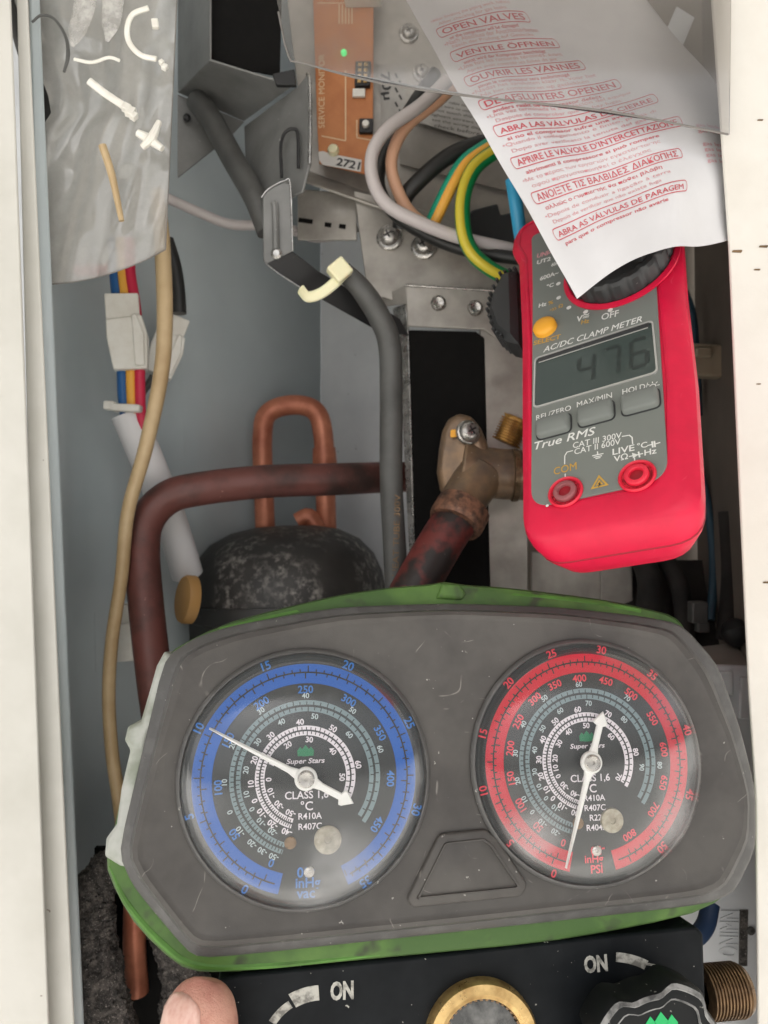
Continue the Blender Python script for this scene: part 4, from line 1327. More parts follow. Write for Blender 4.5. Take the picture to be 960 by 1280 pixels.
line_w(mb, PB, [(432, 88), (432, 176), (402, 170)], .0007, .0001)
line_w(mb, PB, [(397, 4), (432, 4)], .0005, .0001)
line_w(mb, PB, [(446, 150), (446, 172), (468, 176)], .0006, .0001)
for i in range(5): line_w(mb, PB, [(424 + i * 4, 6), (424 + i * 4, 30)], .0006, .0001)
obj('board_print', mb, M['print_cream'], pb, smooth=0)
c = PB.p(430, 67)
mb = MB(); mb.lathe([(.0018, 0), (.0018, .0016), (.0012, .0026), (0, .003)], 16, T(*c)); obj('led', mb, M['led'], pb)
c = PB.p(458, 174 - 14)
mb = MB(); mb.box((0, 0, .0016), (.0082, .0085, .0032), T(*c)); sw = obj('push_switch', mb, M['black'], pb, bevel=.0005)
mb = MB(); mb.lathe([(.0021, .0031), (.0021, .0052), (.0017, .0057), (0, .0057)], 18, T(*c)); obj('cap', mb, M['nylon'], sw)
c = PB.p(454, 96)
mb = MB(); mb.box((0, 0, .0018), (.0092, .0150, .0036), T(*c)); sw = obj('dip_switch', mb, M['black'], pb, bevel=.0004)
mb = MB()
for i in range(4):
    for k in (-1, 1): mb.box((k * .0018, -.0052 + i * .0034, .0039), (.0020, .0018, .0008), T(*c))
obj('sliders', mb, M['brass'], sw, smooth=0)
c = PB.p(449, 118); mb = MB(); mb.box((0, 0, .0012), (.0075, .005, .0022), T(*c)); obj('pin_header', mb, M['nylon'], pb, bevel=.0004)
c = PB.p(417, 189); mb = MB(); mb.lathe([(.0034, 0), (.0034, .002), (.0026, .0036), (0, .004)], 18, T(*c)); obj('standoff', mb, M['cream_nylon'], pb)
c = PB.p(455, -2); mb = MB(); mb.box((0, 0, .004), (.022, .012, .008), T(*c)); obj('pin_header', mb, M['nylon'], pb, bevel=.0008)
# labels in the box
for (name, q, txt, lab) in (('sticker', [(472, 80), (507, 82), (506, 166), (478, 158)], '70µ', 'narrow pale sticker standing beside the brown circuit board'),):
    fl = Frame(490, 122, .4745)
    tt = thing(name, lab, 'sticker', fl.M)
    mb = MB(); mb.prism([fl.uv(*a) for a in reversed(q)], 0, .0002); obj('backing', mb, M['grey_label'], tt, smooth=0)
    mb = MB(); c = fl.uv(482, 108); mb.text(txt, .01, T(c[0], c[1], .0004) @ RZ(R(-83)), .02, width=.017, height=.007)
    for i in range(7): line_w(mb, fl, [(494 + (i % 2) * 5, 92 + i * 9), (497 + (i % 2) * 5, 98 + i * 9)], .0012, .0004)
    obj('print', mb, M['print_dark'], tt, smooth=0)
fl = Frame(560, 140, .4685, 0, 0)
tt = thing('sticker', 'grey wiring notice sticker behind the pale grey and peach wires', 'sticker', fl.M)
q = [(508, 118), (600, 110), (640, 160), (640, 178), (585, 172), (520, 152)]
mb = MB(); mb.prism([fl.uv(*a) for a in reversed(q)], 0, .0002); obj('backing', mb, M['grey_label'], tt, smooth=0)
mb = MB()
for i in range(6):
    a, b = Vector(fl.uv(528 + i * 3, 122 + i * 7)), Vector(fl.uv(598 + i * 4, 136 + i * 7)); d = b - a
    mb.text(('main power cable terminal', 'connect wire to unit only', 'do not touch this part', 'tighten screws fully', 'see the wiring diagram', 'check before use')[i], .01, T(*((a + b) / 2), .0004) @ RZ(math.atan2(d.y, d.x)), .0, width=d.length, height=.0021)
obj('print', mb, M['print_dark'], tt, smooth=0)

# black bracket from the top
br = world_thing('pipe_bracket', 'black folded steel channel bracket reaching down from the top', 'bracket', (300, 100, .45))
mb = MB(); mb.plate([(262, -80, .40), (354, -80, .412), (350, 95, .412), (262, 78, .40)], .0012)
part('channel_back', mb, M['jet'], br)
mb = MB(); mb.plate([(222, -80, .445), (262, -80, .395), (262, 76, .395), (222, 116, .445)], .0012)
part('channel_side', mb, M['black_bracket'], br, bevel=.0004)
mb = MB(); mb.plate([(262, 76, .395), (366, 108, .405), (305, 152, .45), (222, 116, .445)], .0012)
part('channel_floor', mb, M['black_bracket'], br, bevel=.0004)
mb = MB(); mb.plate([(222, 118, .446), (305, 152, .451), (288, 170, .452), (222, 222, .447)], .0012)
part('channel_side', mb, M['black_bracket'], br)
mb = MB(); mb.plate([(305, 158, .445), (372, 108, .405), (384, 92, .404), (387, 205, .404), (378, 240, .405), (328, 262, .415), (308, 240, .44)], .0014)
part('hanger_plate', mb, M['black_bracket'], br, bevel=.0005)
mb = MB(); mb.tube([pt(384, 92, .4035), pt(387, 100, .4032), pt(388, 150, .4032), pt(387, 205, .4032)], .0010, 8, 3)
part('hanger_edge', mb, M['edge_steel'], br)
mb = MB(); mb.tube([pt(352, 222, .405), pt(351, 182, .4037), pt(356, 166, .403), pt(366, 161, .4025), pt(372, 168, .4025), pt(373, 210, .403)], .0009, 8, 5)
part('pressed_loop', mb, M['black'], br)
mb = MB(); mb.tube([pt(350, 176, .4033), pt(356, 164, .4027), pt(366, 160, .4022), pt(371, 163, .4021)], .0005, 6, 4)
part('worn_edge', mb, M['edge_steel'], br)
mb = MB(); mb.lathe([(.0022, 0), (.0022, .0012), (.0012, .002), (0, .002)], 16, Frame(234, 148, .445).M); part('rivet', mb, M['black'], br)
mb = MB(); mb.lathe([(.0022, 0), (.0022, .0012), (.0012, .002), (0, .002)], 16, Frame(242, 119, .4435).M); part('rivet', mb, M['edge_steel'], br)
mb = MB(); mb.plate([(340, 92, .402), (368, 86, .402), (370, 106, .402), (345, 106, .402)], .003); part('tab', mb, M['black'], br, bevel=.0005)

arm = world_thing('support_bracket', 'black stepped steel arm with a folded top carrying the grey cable', 'bracket arm', (350, 290, .40))
mb = MB(); mb.plate([(328, 244, .398), (336, 236, .398), (356, 226, .398), (363, 231, .398), (366, 314, .398), (333, 330, .398), (329, 325, .398)], .0014)
part('upright', mb, M['black_bracket'], arm, bevel=.0006)
mb = MB(); mb.tube([pt(327, 247, .3975), pt(336, 236, .3975), pt(356, 226, .3975), pt(363, 232, .3975), pt(366, 314, .3975)], .0004, 6, 4)
part('worn_edge', mb, M['edge_steel'], arm)
mb = MB(); mb.tube([pt(342, 254, .3974), pt(344, 262, .3970), pt(345, 312, .3972)], .0018, 8, 4); part('pressed_rib', mb, M['black_bracket'], arm)
mb = MB(); mb.plate([(333, 330, .398), (366, 314, .398), (400, 340, .405), (500, 398, .44), (512, 420, .443), (470, 412, .43), (378, 360, .405)], .0016)
part('foot', mb, M['black'], arm, bevel=.0006)
mb = MB(); mb.tube([pt(333, 330, .3972), pt(350, 343, .4005), pt(378, 361, .4042)], .0004, 6, 4); part('worn_edge', mb, M['edge_steel'], arm)
mb = MB(); mb.lathe([(.0028, 0), (.0028, .0015), (.0016, .0024), (0, .0024)], 18, Frame(346, 318, .3982).M); part('rivet', mb, M['edge_steel'], arm)

# rivet bracket, black foam, plate with edge
rb = world_thing('rivet_bracket', 'bent steel bracket with two rivets above the black foam pad', 'bracket', (540, 380, .45))
mb = MB(); mb.plate([(507, 357, .447), (625, 364, .449), (625, 426, .449), (605, 412, .449), (509, 408, .447)], .0015)
part('front_face', mb, M['galv_warm'], rb, bevel=.0012)
mb = MB(); mb.plate([(468, 374, .465), (507, 356, .447), (509, 380, .447), (470, 384, .465)], .0012)
part('side_face', mb, M['galv_warm'], rb, bevel=.0005)
mb = MB(); mb.plate([(490, 385, .455), (507, 380, .449), (510, 412, .449), (518, 700, .447), (512, 705, .449), (498, 430, .455)], .0012)
part('side_strip', mb, M['edge_steel'], rb, bevel=.0004)
mb = MB(); mb.tube([pt(507, 356, .4468), pt(516, 357, .4466), pt(625, 364, .4485)], .0007, 8, 3); part('bent_edge', mb, M['edge_steel'], rb)
for (a, b) in ((548, 379), (594, 385)):
    mb = MB(); mb.lathe([(.0046, 0), (.0042, .0010), (.0030, .0018), (.0012, .0012), (0, .0012)], 24, Frame(a, b, .4475).M); part('rivet', mb, M['zinc'], rb)
mb = MB(); mb.plate([(600, 408, .452), (660, 408, .452), (660, 760, .452), (612, 760, .452)], .002)
part('back_plate', mb, M['galv_warm'], rb, bevel=.0005)
mb = MB()
q = [(511, 412, .449), (595, 414, .451), (606, 422, .451), (614, 760, .451), (505, 760, .447), (519, 700, .447)]
mb.plate(q, .004)
solo('foam_pad', mb, M['jet'], 'tall black foam pad under the bracket with two rivets', 'foam pad', bevel=.001)
mb = MB(); mb.plate([(474, 480, .462), (480, 480, .462), (482, 568, .462), (476, 562, .462)], .0015)
solo('mounting_clip', mb, M['galv_light'], 'narrow pale strip clip just left of the grey cable', 'clip', bevel=.0004)

# ------------------------------------------------------------------ cables
mb = MB(); cpts = [(428, 338, .402), (452, 362, .404), (474, 396, .410), (487, 432, .414), (489, 500, .416), (489, 600, .416), (493, 680, .415), (497, 760, .414)]
mb.tube([pt(*p) for p in cpts], [.0050, .0060, .0062, .0062, .0062, .0062], 18, 10)
cbl = world_thing('power_cable', 'thick grey sleeved cable curving down beside the black foam pad', 'cable', (489, 500, .416))
part('sleeve', mb, M['cable_grey'], cbl)
mb = MB()
q0, q1 = (490, 722), (493, 616)
fl = Frame(492, 670, .4085, 0, 0)
a, b = Vector(fl.uv(494, 720)), Vector(fl.uv(497, 618)); d = b - a
mb.text('HEAT TUBE 300V', .01, fl.M @ T(*((a + b) / 2), 0) @ RZ(math.atan2(d.y, d.x)), 0, width=d.length, height=.0032)
part('print', mb, M['brass_old'], cbl, smooth=0)
mb = MB(); mb.tube([pt(246, 126, .437), pt(262, 146, .432), (pt(292, 200, .425)), pt(318, 245, .412), pt(336, 290, .41)], .0064, 16, 8)
solo('sleeved_cable', mb, M['cable_grey'], 'grey sleeved cable slanting down behind the black channel bracket', 'cable')
# cable tie
ct = world_thing('cable_tie', 'cream nylon cable tie clasping the grey cable to its black arm', 'cable tie', (415, 345, .398))
mb = MB(); mb.tube([pt(376, 362, .398), pt(385, 371, .395), pt(402, 366, .393), pt(420, 352, .393), pt(430, 340, .394)], .0028, 10, 6, flat=.45)
part('strap', mb, M['cream_nylon'], ct)
f_ = Frame(424, 340, .394, 10, 0, 42)
mb = MB(); mb.box((0, 0, .002), (.0100, .0098, .0075), f_.M); part('head', mb, M['cream_nylon'], ct, bevel=.001)

# wires at the top right
mb = MB(); mb.tube([pt(*p) for p in ((560, 100, .43), (525, 132, .425), (486, 160, .42), (466, 190, .418), (466, 225, .418), (484, 256, .418), (524, 278, .42), (575, 297, .424), (640, 312, .43))], .0036, 14, 8)
solo('wire', mb, M['greywhite_wire'], 'pale grey wire looping past the circuit board corner', 'wire', 'control box wires')
mb = MB(); mb.tube([pt(*p) for p in ((575, 100, .436), (545, 128, .432), (508, 158, .43), (490, 195, .428), (494, 230, .43), (515, 268, .432), (550, 290, .436), (586, 313, .44), (612, 326, .442))], .0034, 14, 8)
solo('wire', mb, M['peach_wire'], 'peach coloured wire looping beside the pale grey wire', 'wire', 'control box wires')
mb = MB(); mb.tube([pt(*p) for p in ((545, 90, .442), (520, 125, .440), (496, 165, .438), (478, 200, .438), (474, 232, .438), (490, 264, .438), (530, 292, .436), (580, 312, .432), (640, 322, .425), (690, 324, .42))], .0036, 14, 8)
solo('wire', mb, M['black_wire'], 'thin black wire hidden behind the pale grey loop', 'wire', 'control box wires')
mb = MB(); mb.tube([pt(*p) for p in ((650, 172, .432), (600, 180, .432), (560, 196, .432), (525, 225, .434), (505, 250, .438), (500, 285, .445))], .0046, 14, 8)
solo('cable', mb, M['black_wire'], 'thick black cable arching under the paper edge', 'cable')


def stripe_wire(P, r, ma, mb_, label, half, off):
    t = thing('wire', label, 'wire', T(*pt(*P[len(P) // 2])), 'earth wires')
    a = MB(); a.tube([pt(*p) for p in P], r, 16, 8); part('insulation', a, ma, t)
    b = MB(); b.tube([pt(p[0] + off, p[1] + off * .3, p[2] - r * .55) for p in P], r * half, 12, 8); part('stripe', b, mb_, t)


stripe_wire([(640, 166, .43), (608, 184, .428), (582, 202, .427), (566, 226, .427), (550, 258, .430), (538, 284, .434)], .0042, M['teal_wire'], M['orange_wire'], 'teal and yellow earth wire running down to a lug', .72, 2.4)
stripe_wire([(650, 174, .425), (618, 190, .423), (592, 212, .421), (579, 248, .42), (580, 290, .42), (592, 318, .42), (616, 338, .422), (644, 352, .425)], .0042, M['green_wire'], M['yellow_wire'], 'green and yellow striped earth wire curving into the trigger', .66, -2.6)
mb = MB(); mb.tube([pt(*p) for p in ((640, 225, .40), (645, 255, .40), (650, 290, .405), (655, 320, .41))], .0036, 12, 6)
solo('wire', mb, M['blue_wire'], 'short sky blue wire entering behind the red meter top', 'wire')
mb = MB()
mb.plate([(590, 262, .45), (622, 254, .45), (626, 268, .45), (655, 262, .45), (660, 318, .45), (600, 305, .45), (575, 285, .45)], .008)
solo('terminal_block', mb, M['meter_dark'], 'dark plastic terminal block beside the red meter corner', 'terminal block', bevel=.001)
mb = MB(); mb.tube([pt(*p) for p in ((205, 246, .455), (250, 266, .46), (286, 280, .465), (322, 282, .465), (360, 286, .467), (392, 297, .48), (420, 294, .475), (446, 284, .47))], .0030, 12, 6)
solo('wire', mb, M['greywhite_wire'], 'pale wire sagging across the rear panel under the brackets', 'wire')

# left loom
mb = MB(); mb.tube([pt(*p) for p in ((196, 240, .40), (203, 310, .398), (206, 400, .398), (201, 470, .398), (182, 560, .398), (160, 640, .40), (152, 720, .40), (140, 800, .40), (136, 870, .40), (140, 940, .40), (150, 1010, .402), (160, 1100, .41))], [.0042, .0042, .0040, .0036, .0034, .0034, .0034, .0036], 14, 8)
solo('wire', mb, M['beige_wire'], 'long beige wire hanging down the left of the compartment', 'wire')
mb = MB(); mb.tube([pt(*p) for p in ((208, 300, .44), (217, 330, .44), (222, 360, .44), (224, 392, .44))], .0042, 12, 6)
solo('wire', mb, M['black_wire'], 'short black wire entering the rear white connector', 'wire', 'loom wires')
mb = MB(); mb.tube([pt(*p) for p in ((192, 470, .452), (186, 480, .452), (178, 492, .452), (172, 520, .452))], .0022, 10, 5)
solo('wire', mb, M['cable_grey'], 'thin dark wire leaving the bottom of the rear white connector', 'wire', 'loom wires')
for (dx, m, lb) in ((0, 'darkblue_wire', 'dark blue'), (11, 'orange_wire', 'yellow'), (22, 'red_wire', 'pinkish red')):
    mb = MB(); mb.tube([pt(*p) for p in ((140 + dx * 1.0, 300, .437), (143 + dx * .9, 340, .432), (147 + dx, 380, .43), (152 + dx, 430, .43), (153 + dx, 480, .43), (156 + dx * .9, 515, .43), (164 + dx * .7, 545, .432))], .0030, 12, 6)
    solo('wire', mb, M[m], lb + ' wire passing through the front white connector', 'wire', 'loom wires')
mb = MB(); mb.tube([pt(*p) for p in ((95, 338, .44), (120, 338, .438), (140, 334, .436), (156, 322, .44))], .0030, 12, 5)
solo('wire', mb, M['red_wire'], 'red wire end bending left under the plastic flap', 'wire', 'loom wires')


def connector(label, c, yaw, roll, s=1.0, m='nylon'):
    f_ = Frame(c[0], c[1], c[2], yaw, 0, roll)
    t = thing('connector', label, 'connector', f_.M, 'white connectors')
    a = MB(); a.prism(rpoly([(-.0088 * s, 0), (.0078 * s, 0), (.0078 * s, .0195 * s), (-.0088 * s, .0195 * s)], .0006, 2), -.005, .0035); obj('plug', a, M[m], t, bevel=.0005)
    a = MB(); a.prism([(-.0068 * s, -.0195 * s), (.0098 * s, -.0195 * s), (.0110 * s, -.002 * s), (.0088 * s, .008 * s), (-.0088 * s, .006 * s), (-.0090 * s, -.003 * s)], -.006, .0052); obj('socket', a, M[m], t, bevel=.0006)
    a = MB(); a.prism([(.0040 * s, -.018 * s), (.0088 * s, -.018 * s), (.0095 * s, -.002 * s), (.0065 * s, .008 * s), (.0040 * s, .008 * s)], .005, .0072); obj('latch', a, M[m], t, bevel=.0006)
    return t


connector('white plastic connector on the blue yellow and red wires', (157, 416, .428), 12, 4, 1.08)
connector('greyish white connector tilted behind the beige wire', (208, 432, .455), 20, -20, .95)
connector('small white connector low down behind the beige wire', (158, 790, .43), 10, 2, .8)
mb = MB(); mb.tube([pt(160, 518, .435), pt(176, 556, .437), pt(202, 620, .445), (pt(224, 684, .455)), pt(234, 718, .462)], .0094, 20, 8)
solo('sleeve_tube', mb, M['white_tube'], 'white plastic sleeve tube slanting down behind the dark red pipe', 'tube')
mb = MB(); f_ = Frame(160, 511, .428, 0, 0, -3); mb.box((0, 0, 0), (.0165, .0042, .012), f_.M); mb.box((-.009, .0008, .003), (.006, .005, .006), f_.M)
solo('cable_tie', mb, M['nylon'], 'white cable tie round the wires above the white sleeve tube', 'cable tie', bevel=.001)
# ties and wires lying on the milky flap
YF = .3425
ft = [
    ([(111, 101, YF), (130, 116, YF), (154, 132, YF)], .0018, 'straight white cable tie tail slanting across the milky flap'),
    ([(186, 10, YF), (166, 18, YF), (159, 36, YF), (162, 54, YF), (176, 69, YF), (196, 74, YF)], .0013, 'curled white cable tie at the top right of the milky flap'),
    ([(92, 74, YF), (115, 78, YF), (136, 72, YF), (150, 76, YF)], .0008, 'thin white cable tie tail lying level across the milky flap'),
]
for n_, (P, r, lb) in enumerate(ft):
    mb = MB(); mb.tube([pt(*p) for p in P], r, 10, 6, flat=.6)
    e = P[-1]
    if n_ < 2:
        for dx, dy, z in ((4, 3, 2.0), (9, 8, 2.4), (13, 13, 1.8)) if n_ == 0 else ((6, 4, 1.6), (10, 10, 2.0)):
            mb.box((0, 0, 0), (r * z, r * z * .9, r * 1.6), Frame(e[0] + dx, e[1] + dy, YF, 10, 20, 30 * z).M)
    solo('cable_tie', mb, M['nylon'], lb, 'cable tie', 'cable ties on the flap', bevel=.0003)
mb = MB(); mb.tube([pt(128, 182, YF), pt(140, 220, YF), pt(152, 276, YF)], [.0018, .0017, .0012], 10, 5)
solo('wire', mb, M['beige_wire'], 'short yellowish wire lying on the milky flap', 'wire')
mb = MB()
mb.tube([pt(172, 166, YF), pt(186, 174, YF), pt(203, 186, YF - .001)], [.0016, .0024, .0014], 10, 4); mb.tube([pt(199, 152, YF), pt(190, 172, YF - .0014), pt(178, 184, YF)], [.0012, .0022, .0014], 10, 4)
solo('cable_tie', mb, M['nylon'], 'cross shaped white tie knot on the lower part of the milky flap', 'cable tie', 'cable ties on the flap')
mb = MB(); mb.box((0, 0, 0), (.0030, .0042, .0024), Frame(194, 30, YF, 10, 5, 8).M)
solo('cable_tie', mb, M['nylon'], 'small square white tie head at the upper right of the flap', 'cable tie', 'cable ties on the flap', bevel=.0005)
mb = MB(); mb.tube([pt(26, -20, .376), pt(40, 50, .375), pt(54, 105, .374), pt(60, 160, .374)], [.0085, .0085, .0075, .005], 14, 6)  # kept dark and set here to supply the shadow in the notch
solo('cable', mb, M['black_wire'], 'dark cable end standing in for the shadow in the notch of the milky flap', 'cable')
mb = MB(); mb.tube([pt(*p) for p in ((40, 28, YF), (52, 19, YF), (68, 24, YF), (82, 46, YF), (85, 70, YF), (80, 90, YF))], [.0005, .0006, .0006, .0007, .0009, .0006], 8, 6)
solo('wire', mb, M['cable_grey'], 'thin dark wire hooked over the top left of the milky flap', 'wire')
M['fold'] = clear_mat('whitened_fold', (.92, .91, .9), .12, (.86, .85, .82), .2, 1.3, 140, .38, .66, .42, .2)
for P in ([(112, -30, YF), (105, 10, YF), (96, 40, YF), (90, 58, YF)], [(142, -30, YF), (140, 20, YF), (134, 52, YF)]):
    mb = MB(); mb.tube([pt(*p) for p in P], [.0048, .0048, .0040, .0008], 14, 6, flat=.22)
    part('fold', mb, M['fold'], fb)

# ------------------------------------------------------------------ refrigerant pipes, compressor, valve
mb = MB(); mb.tube([pt(*p) for p in ((333, 700, .54), (330, 620, .54), (328, 545, .54), (336, 516, .54), (366, 506, .54), (394, 514, .54), (404, 545, .54), (407, 620, .54), (409, 700, .54))], .0070, 18, 8)
ub = world_thing('copper_bend', 'bare copper pipe bend standing behind the compressor', 'pipe', (368, 600, .54))
part('pipe', mb, M['copper'], ub)
mb = MB(); mb.tube([pt(405, 560, .54), pt(406, 580, .54)], [.0080, .0086], 18, 3); part('brazed_joint', mb, M['copper'], ub)
mb = MB(); mb.tube([pt(398, 662, .53), pt(386, 646, .53), pt(372, 652, .53)], .006, 16, 5)
solo('copper_pipe', mb, M['copper'], 'short copper pipe stub just above the compressor dome', 'pipe')
mb = MB()
mb.tube([pt(*p) for p in ((560, 595, .476), (508, 596, .472), (470, 597, .458), (420, 599, .442), (330, 602, .428), (250, 611, .42), (210, 622, .417), (184, 650, .414), (178, 690, .412), (183, 760, .408), (192, 840, .405), (200, 900, .405))], .0092, 24, 10)
solo('suction_pipe', mb, M['dark_pipe'], 'thick dark red pipe bending down left of the compressor', 'pipe')

cp = world_thing('compressor', 'black domed compressor with pale scuff marks behind the gauges', 'compressor', (360, 740, .49))
cc = pt(362, 790, .52)
mb = MB()
prof = [(0.0, .072), (.020, .0712), (.036, .068), (.050, .061), (.059, .051), (.064, .039), (.066, .028), (.0665, .022)]
mb.lathe(list(reversed(prof)), 64, T(*cc))
part('dome', mb, M['compressor'], cp, smooth=60)
mb = MB(); mb.lathe([(.0655, -.12), (.0655, .012), (.0690, .014), (.0695, .022), (.0685, .0245), (.0660, .0245)], 64, T(*cc))
part('shell', mb, M['compressor_side'], cp, smooth=40)
mb = MB(); fz = Frame(229, 749, .443, -48, 8)
mb.lathe([(.0140, -.006), (.0140, -.001), (.0130, .0006), (.0050, .0010), (0, .0010)], 36, fz.M @ Matrix.Diagonal((.7, 1.0, 1, 1)))
solo('rubber_plug', mb, M['ochre'], 'ochre rubber plug beside the compressor dome', 'plug', smooth=50)

sv = world_thing('service_valve', 'dull brass service valve with a cross head screw on top', 'valve', (590, 600, .43))
mb = MB()
fv = Frame(572, 575, .4215, -14, 4)
tg_ = [fv.uv(*q) for q in ((551, 538), (558, 523), (572, 515), (588, 519), (598, 531), (607, 552), (612, 572), (606, 600), (590, 622), (566, 632), (549, 614), (544, 590), (547, 560))]
mb.prism(rpoly(list(reversed(tg_)), .006, 4), -.012, 0, fv.M, ch=.003)
mb.tube([pt(575, 585, .428), pt(620, 592, .428), pt(690, 596, .430)], [.0165, .0140, .0140, .0140], 24, 6)
mb.tube([pt(602, 592, .425), pt(584, 618, .418), pt(572, 640, .412)], [.0135, .0125, .0125], 22, 6)
part('body', mb, M['brass_dull'], sv, smooth=45, bevel=.0012)
mb = MB(); mb.tube([pt(580, 634, .4135), pt(571, 650, .4095), pt(568, 656, .408)], [.0148, .0150, .0140], 24, 3, smooth=True); part('flare_collar', mb, M['solder'], sv, smooth=40)
for P, m in (([(640, 594, .4235), (646, 594, .4235)], 'brass_old'),):
    mb = MB(); mb.tube([pt(*p) for p in P], .0146, 24, 2); part('collar', mb, M[m], sv)
screw('screw', sv, 585, 541, .4200, .0060, M['zinc'], 18, 12, 1.15)
mb = MB(); fz = Frame(567, 542, .4205); mb.prism(rpoly([(-.0018, -.0022), (.0018, -.0018), (.0016, .0022), (-.0016, .0020)], .0008, 3), -.001, .0008, fz.M); part('paint_mark', mb, M['button_orange'], sv)
prof = [(.006, 0), (.0105, .0005)]
for i in range(9):
    z = .001 + i * .0016
    prof += [(.0108, z), (.0108, z + .0004), (.0093, z + .0008), (.0093, z + .0013)]
prof += [(.0102, .0165), (0, .0165)]
mb = MB(); fz = Frame(630, 556, .458, 0, 0, -24)
mb.lathe(prof, 36, fz.M @ Matrix.Rotation(R(-90), 4, 'X')); part('threaded_port', mb, M['brass_thread'], sv, smooth=40)
mb = MB(); mb.tube([pt(578, 640, .4125), pt(560, 664, .408), pt(536, 704, .402), pt(505, 760, .396), pt(480, 810, .394)], .0118, 24, 6)
M['red_dark'] = mat('red_paint_over_black', S(112, 48, 44), .5, .1, col2=S(44, 36, 34), ns=40, lo=.46, hi=.56, bump=.15, bs=330, specks=S(120, 110, 104), spk=(.72, .75), spks=420)
solo('liquid_pipe', mb, M['red_dark'], 'red and black scorched pipe leaving the brass service valve', 'pipe')

# felt sleeve lower left, with its copper pipe
mb = MB()
c0 = [(122, 1088), (104, 1120), (100, 1180), (112, 1240), (140, 1290)]
mb.tube([pt(150, 1075, .39), pt(124, 1100, .38), pt(116, 1160, .375), pt(126, 1230, .37), pt(150, 1310, .37)], [.007, .0095, .0105, .0105, .011], 44, 26)
mb.tube([pt(205, 1150, .40), pt(228, 1210, .39), pt(232, 1260, .385), pt(226, 1320, .385)], [.009, .011, .012, .012], 44, 26)
for v_ in mb.v:
    v_ += Vector((random.gauss(0, 1), random.gauss(0, 1), random.gauss(0, 1))) * .00045 + mnoise.noise_vector(v_ * 110) * .0022
fs_ = solo('felt_sleeve', mb, M['felt'], 'fuzzy grey felt sleeve at the lower left under the gauges', 'felt sleeve')
mb = MB(); mb.plate([(118, 1060, .41), (300, 1060, .41), (300, 1400, .41), (118, 1400, .41)], .003)
solo('felt_backing', mb, M['jet'], 'dark insulation mat behind the fuzzy grey sleeve', 'insulation')
mb = MB(); mb.tube([pt(176, 1030, .40), pt(170, 1110, .398), pt(168, 1180, .398), pt(172, 1240, .40)], .0058, 16, 6)
solo('copper_pipe', mb, M['copper'], 'dull copper pipe seen inside the felt sleeve at the lower left', 'pipe')

# ------------------------------------------------------------------ right side
vp = Frame(905, 1050, .372, 0, 0, -1)
vt = thing('valve_cover', 'pale plastic valve cover with raised lettering beside the right casing edge', 'cover', vp.M)
q = [(850, 830), (960, 834), (960, 1360), (850, 1360)]
mb = MB(); mb.prism([vp.uv(*a) for a in reversed(q)], -.004, 0); obj('panel', mb, M['galv_light'], vt, bevel=.001)
mb = MB(); mb.box((*vp.uv(929, 1172), .0001), (.0040, .027, .0006)); obj('slot', mb, M['felt'], vt, smooth=0)
mb = MB()
a, b = Vector(vp.uv(910, 1196)), Vector(vp.uv(912, 1138)); d = b - a
mb.text('ONIMN', .01, T(*((a + b) / 2), .0006) @ RZ(math.atan2(d.y, d.x)), .02, width=d.length, height=.009)
o_ = obj('raised_lettering', mb, M['galv_light'], vt, smooth=0)
sm = o_.modifiers.new('depth', 'SOLIDIFY'); sm.thickness = .0009; sm.offset = -1
mb = MB(); mb.prism([vp.uv(*a) for a in ((896, 838), (914, 838), (914, 868), (896, 868))][::-1], 0, .003); obj('tab', mb, M['galv_light'], vt, bevel=.0008)
mb = MB(); mb.prism([vp.uv(*a) for a in ((924, 845), (950, 846), (950, 900), (922, 898))][::-1], 0, .002); obj('tab', mb, M['galv_light'], vt, bevel=.0008)
mb = MB(); mb.lathe([(.002, 0), (.002, .0008), (0, .0012)], 14, T(*vp.p(938, 1163))); obj('rivet', mb, M['cable_grey'], vt)
# hollow with its shade put in as a dark sheet, and clutter under the meter
mb = MB(); mb.plate([(790, 700, .485), (905, 700, .485), (930, 832, .46), (900, 840, .44), (800, 840, .44), (750, 760, .47)], .003)
solo('hollow_shade_sheet', mb, M['pad'], 'dark sheet standing in for the shade in the hollow under the clamp meter', 'insulation')
mb = MB(); mb.plate([(664, 690, .47), (750, 690, .47), (752, 760, .47), (664, 760, .47)], .002)
mb.plate([(750, 690, .468), (790, 690, .468), (792, 770, .468), (752, 770, .468)], .002)
solo('support_plate', mb, M['galv_warm'], 'plain grey support plate below the red meter bottom', 'plate', bevel=.0006)
mb = MB(); f_ = Frame(882, 452, .45); mb.box((0, 0, 0), (.022, .019, .010), f_.M @ RZ(R(-3))); mb.box((-.004, .004, .006), (.010, .006, .004), f_.M)
solo('wire_clip', mb, M['clip_tan'], 'blurred tan clip on the wall right of the clamp meter', 'clip', bevel=.0015)
mb = MB(); mb.tube([pt(*p) for p in ((846, 350, .462), (862, 385, .465), (868, 430, .468), (872, 520, .472))], .0030, 12, 5)
solo('wire', mb, M['dim_blue'], 'dim blue wire showing beside the meter upper right edge', 'wire', 'dim blue wires')
mb = MB(); mb.tube([pt(*p) for p in ((868, 560, .47), (886, 640, .465), (892, 710, .462), (888, 775, .455))], .0026, 12, 5)
solo('wire', mb, M['dim_blue'], 'dim blue wire hanging below the meter lower right corner', 'wire', 'dim blue wires')
for P, r, lb in (([(800, 690, .46), (812, 730, .455), (806, 790, .45)], .007, 'dark hose in the hollow, nearest the support plate'), ([(832, 700, .462), (850, 735, .455), (858, 800, .45)], .0055, 'dark hose in the middle of the hollow under the meter'), ([(908, 640, .44), (912, 720, .435), (905, 800, .43)], .0045, 'thin dark hose along the right wall of the hollow')):
    mb = MB(); mb.tube([pt(*p) for p in P], r, 14, 6)
    solo('hose', mb, M['pad'], lb, 'hose')
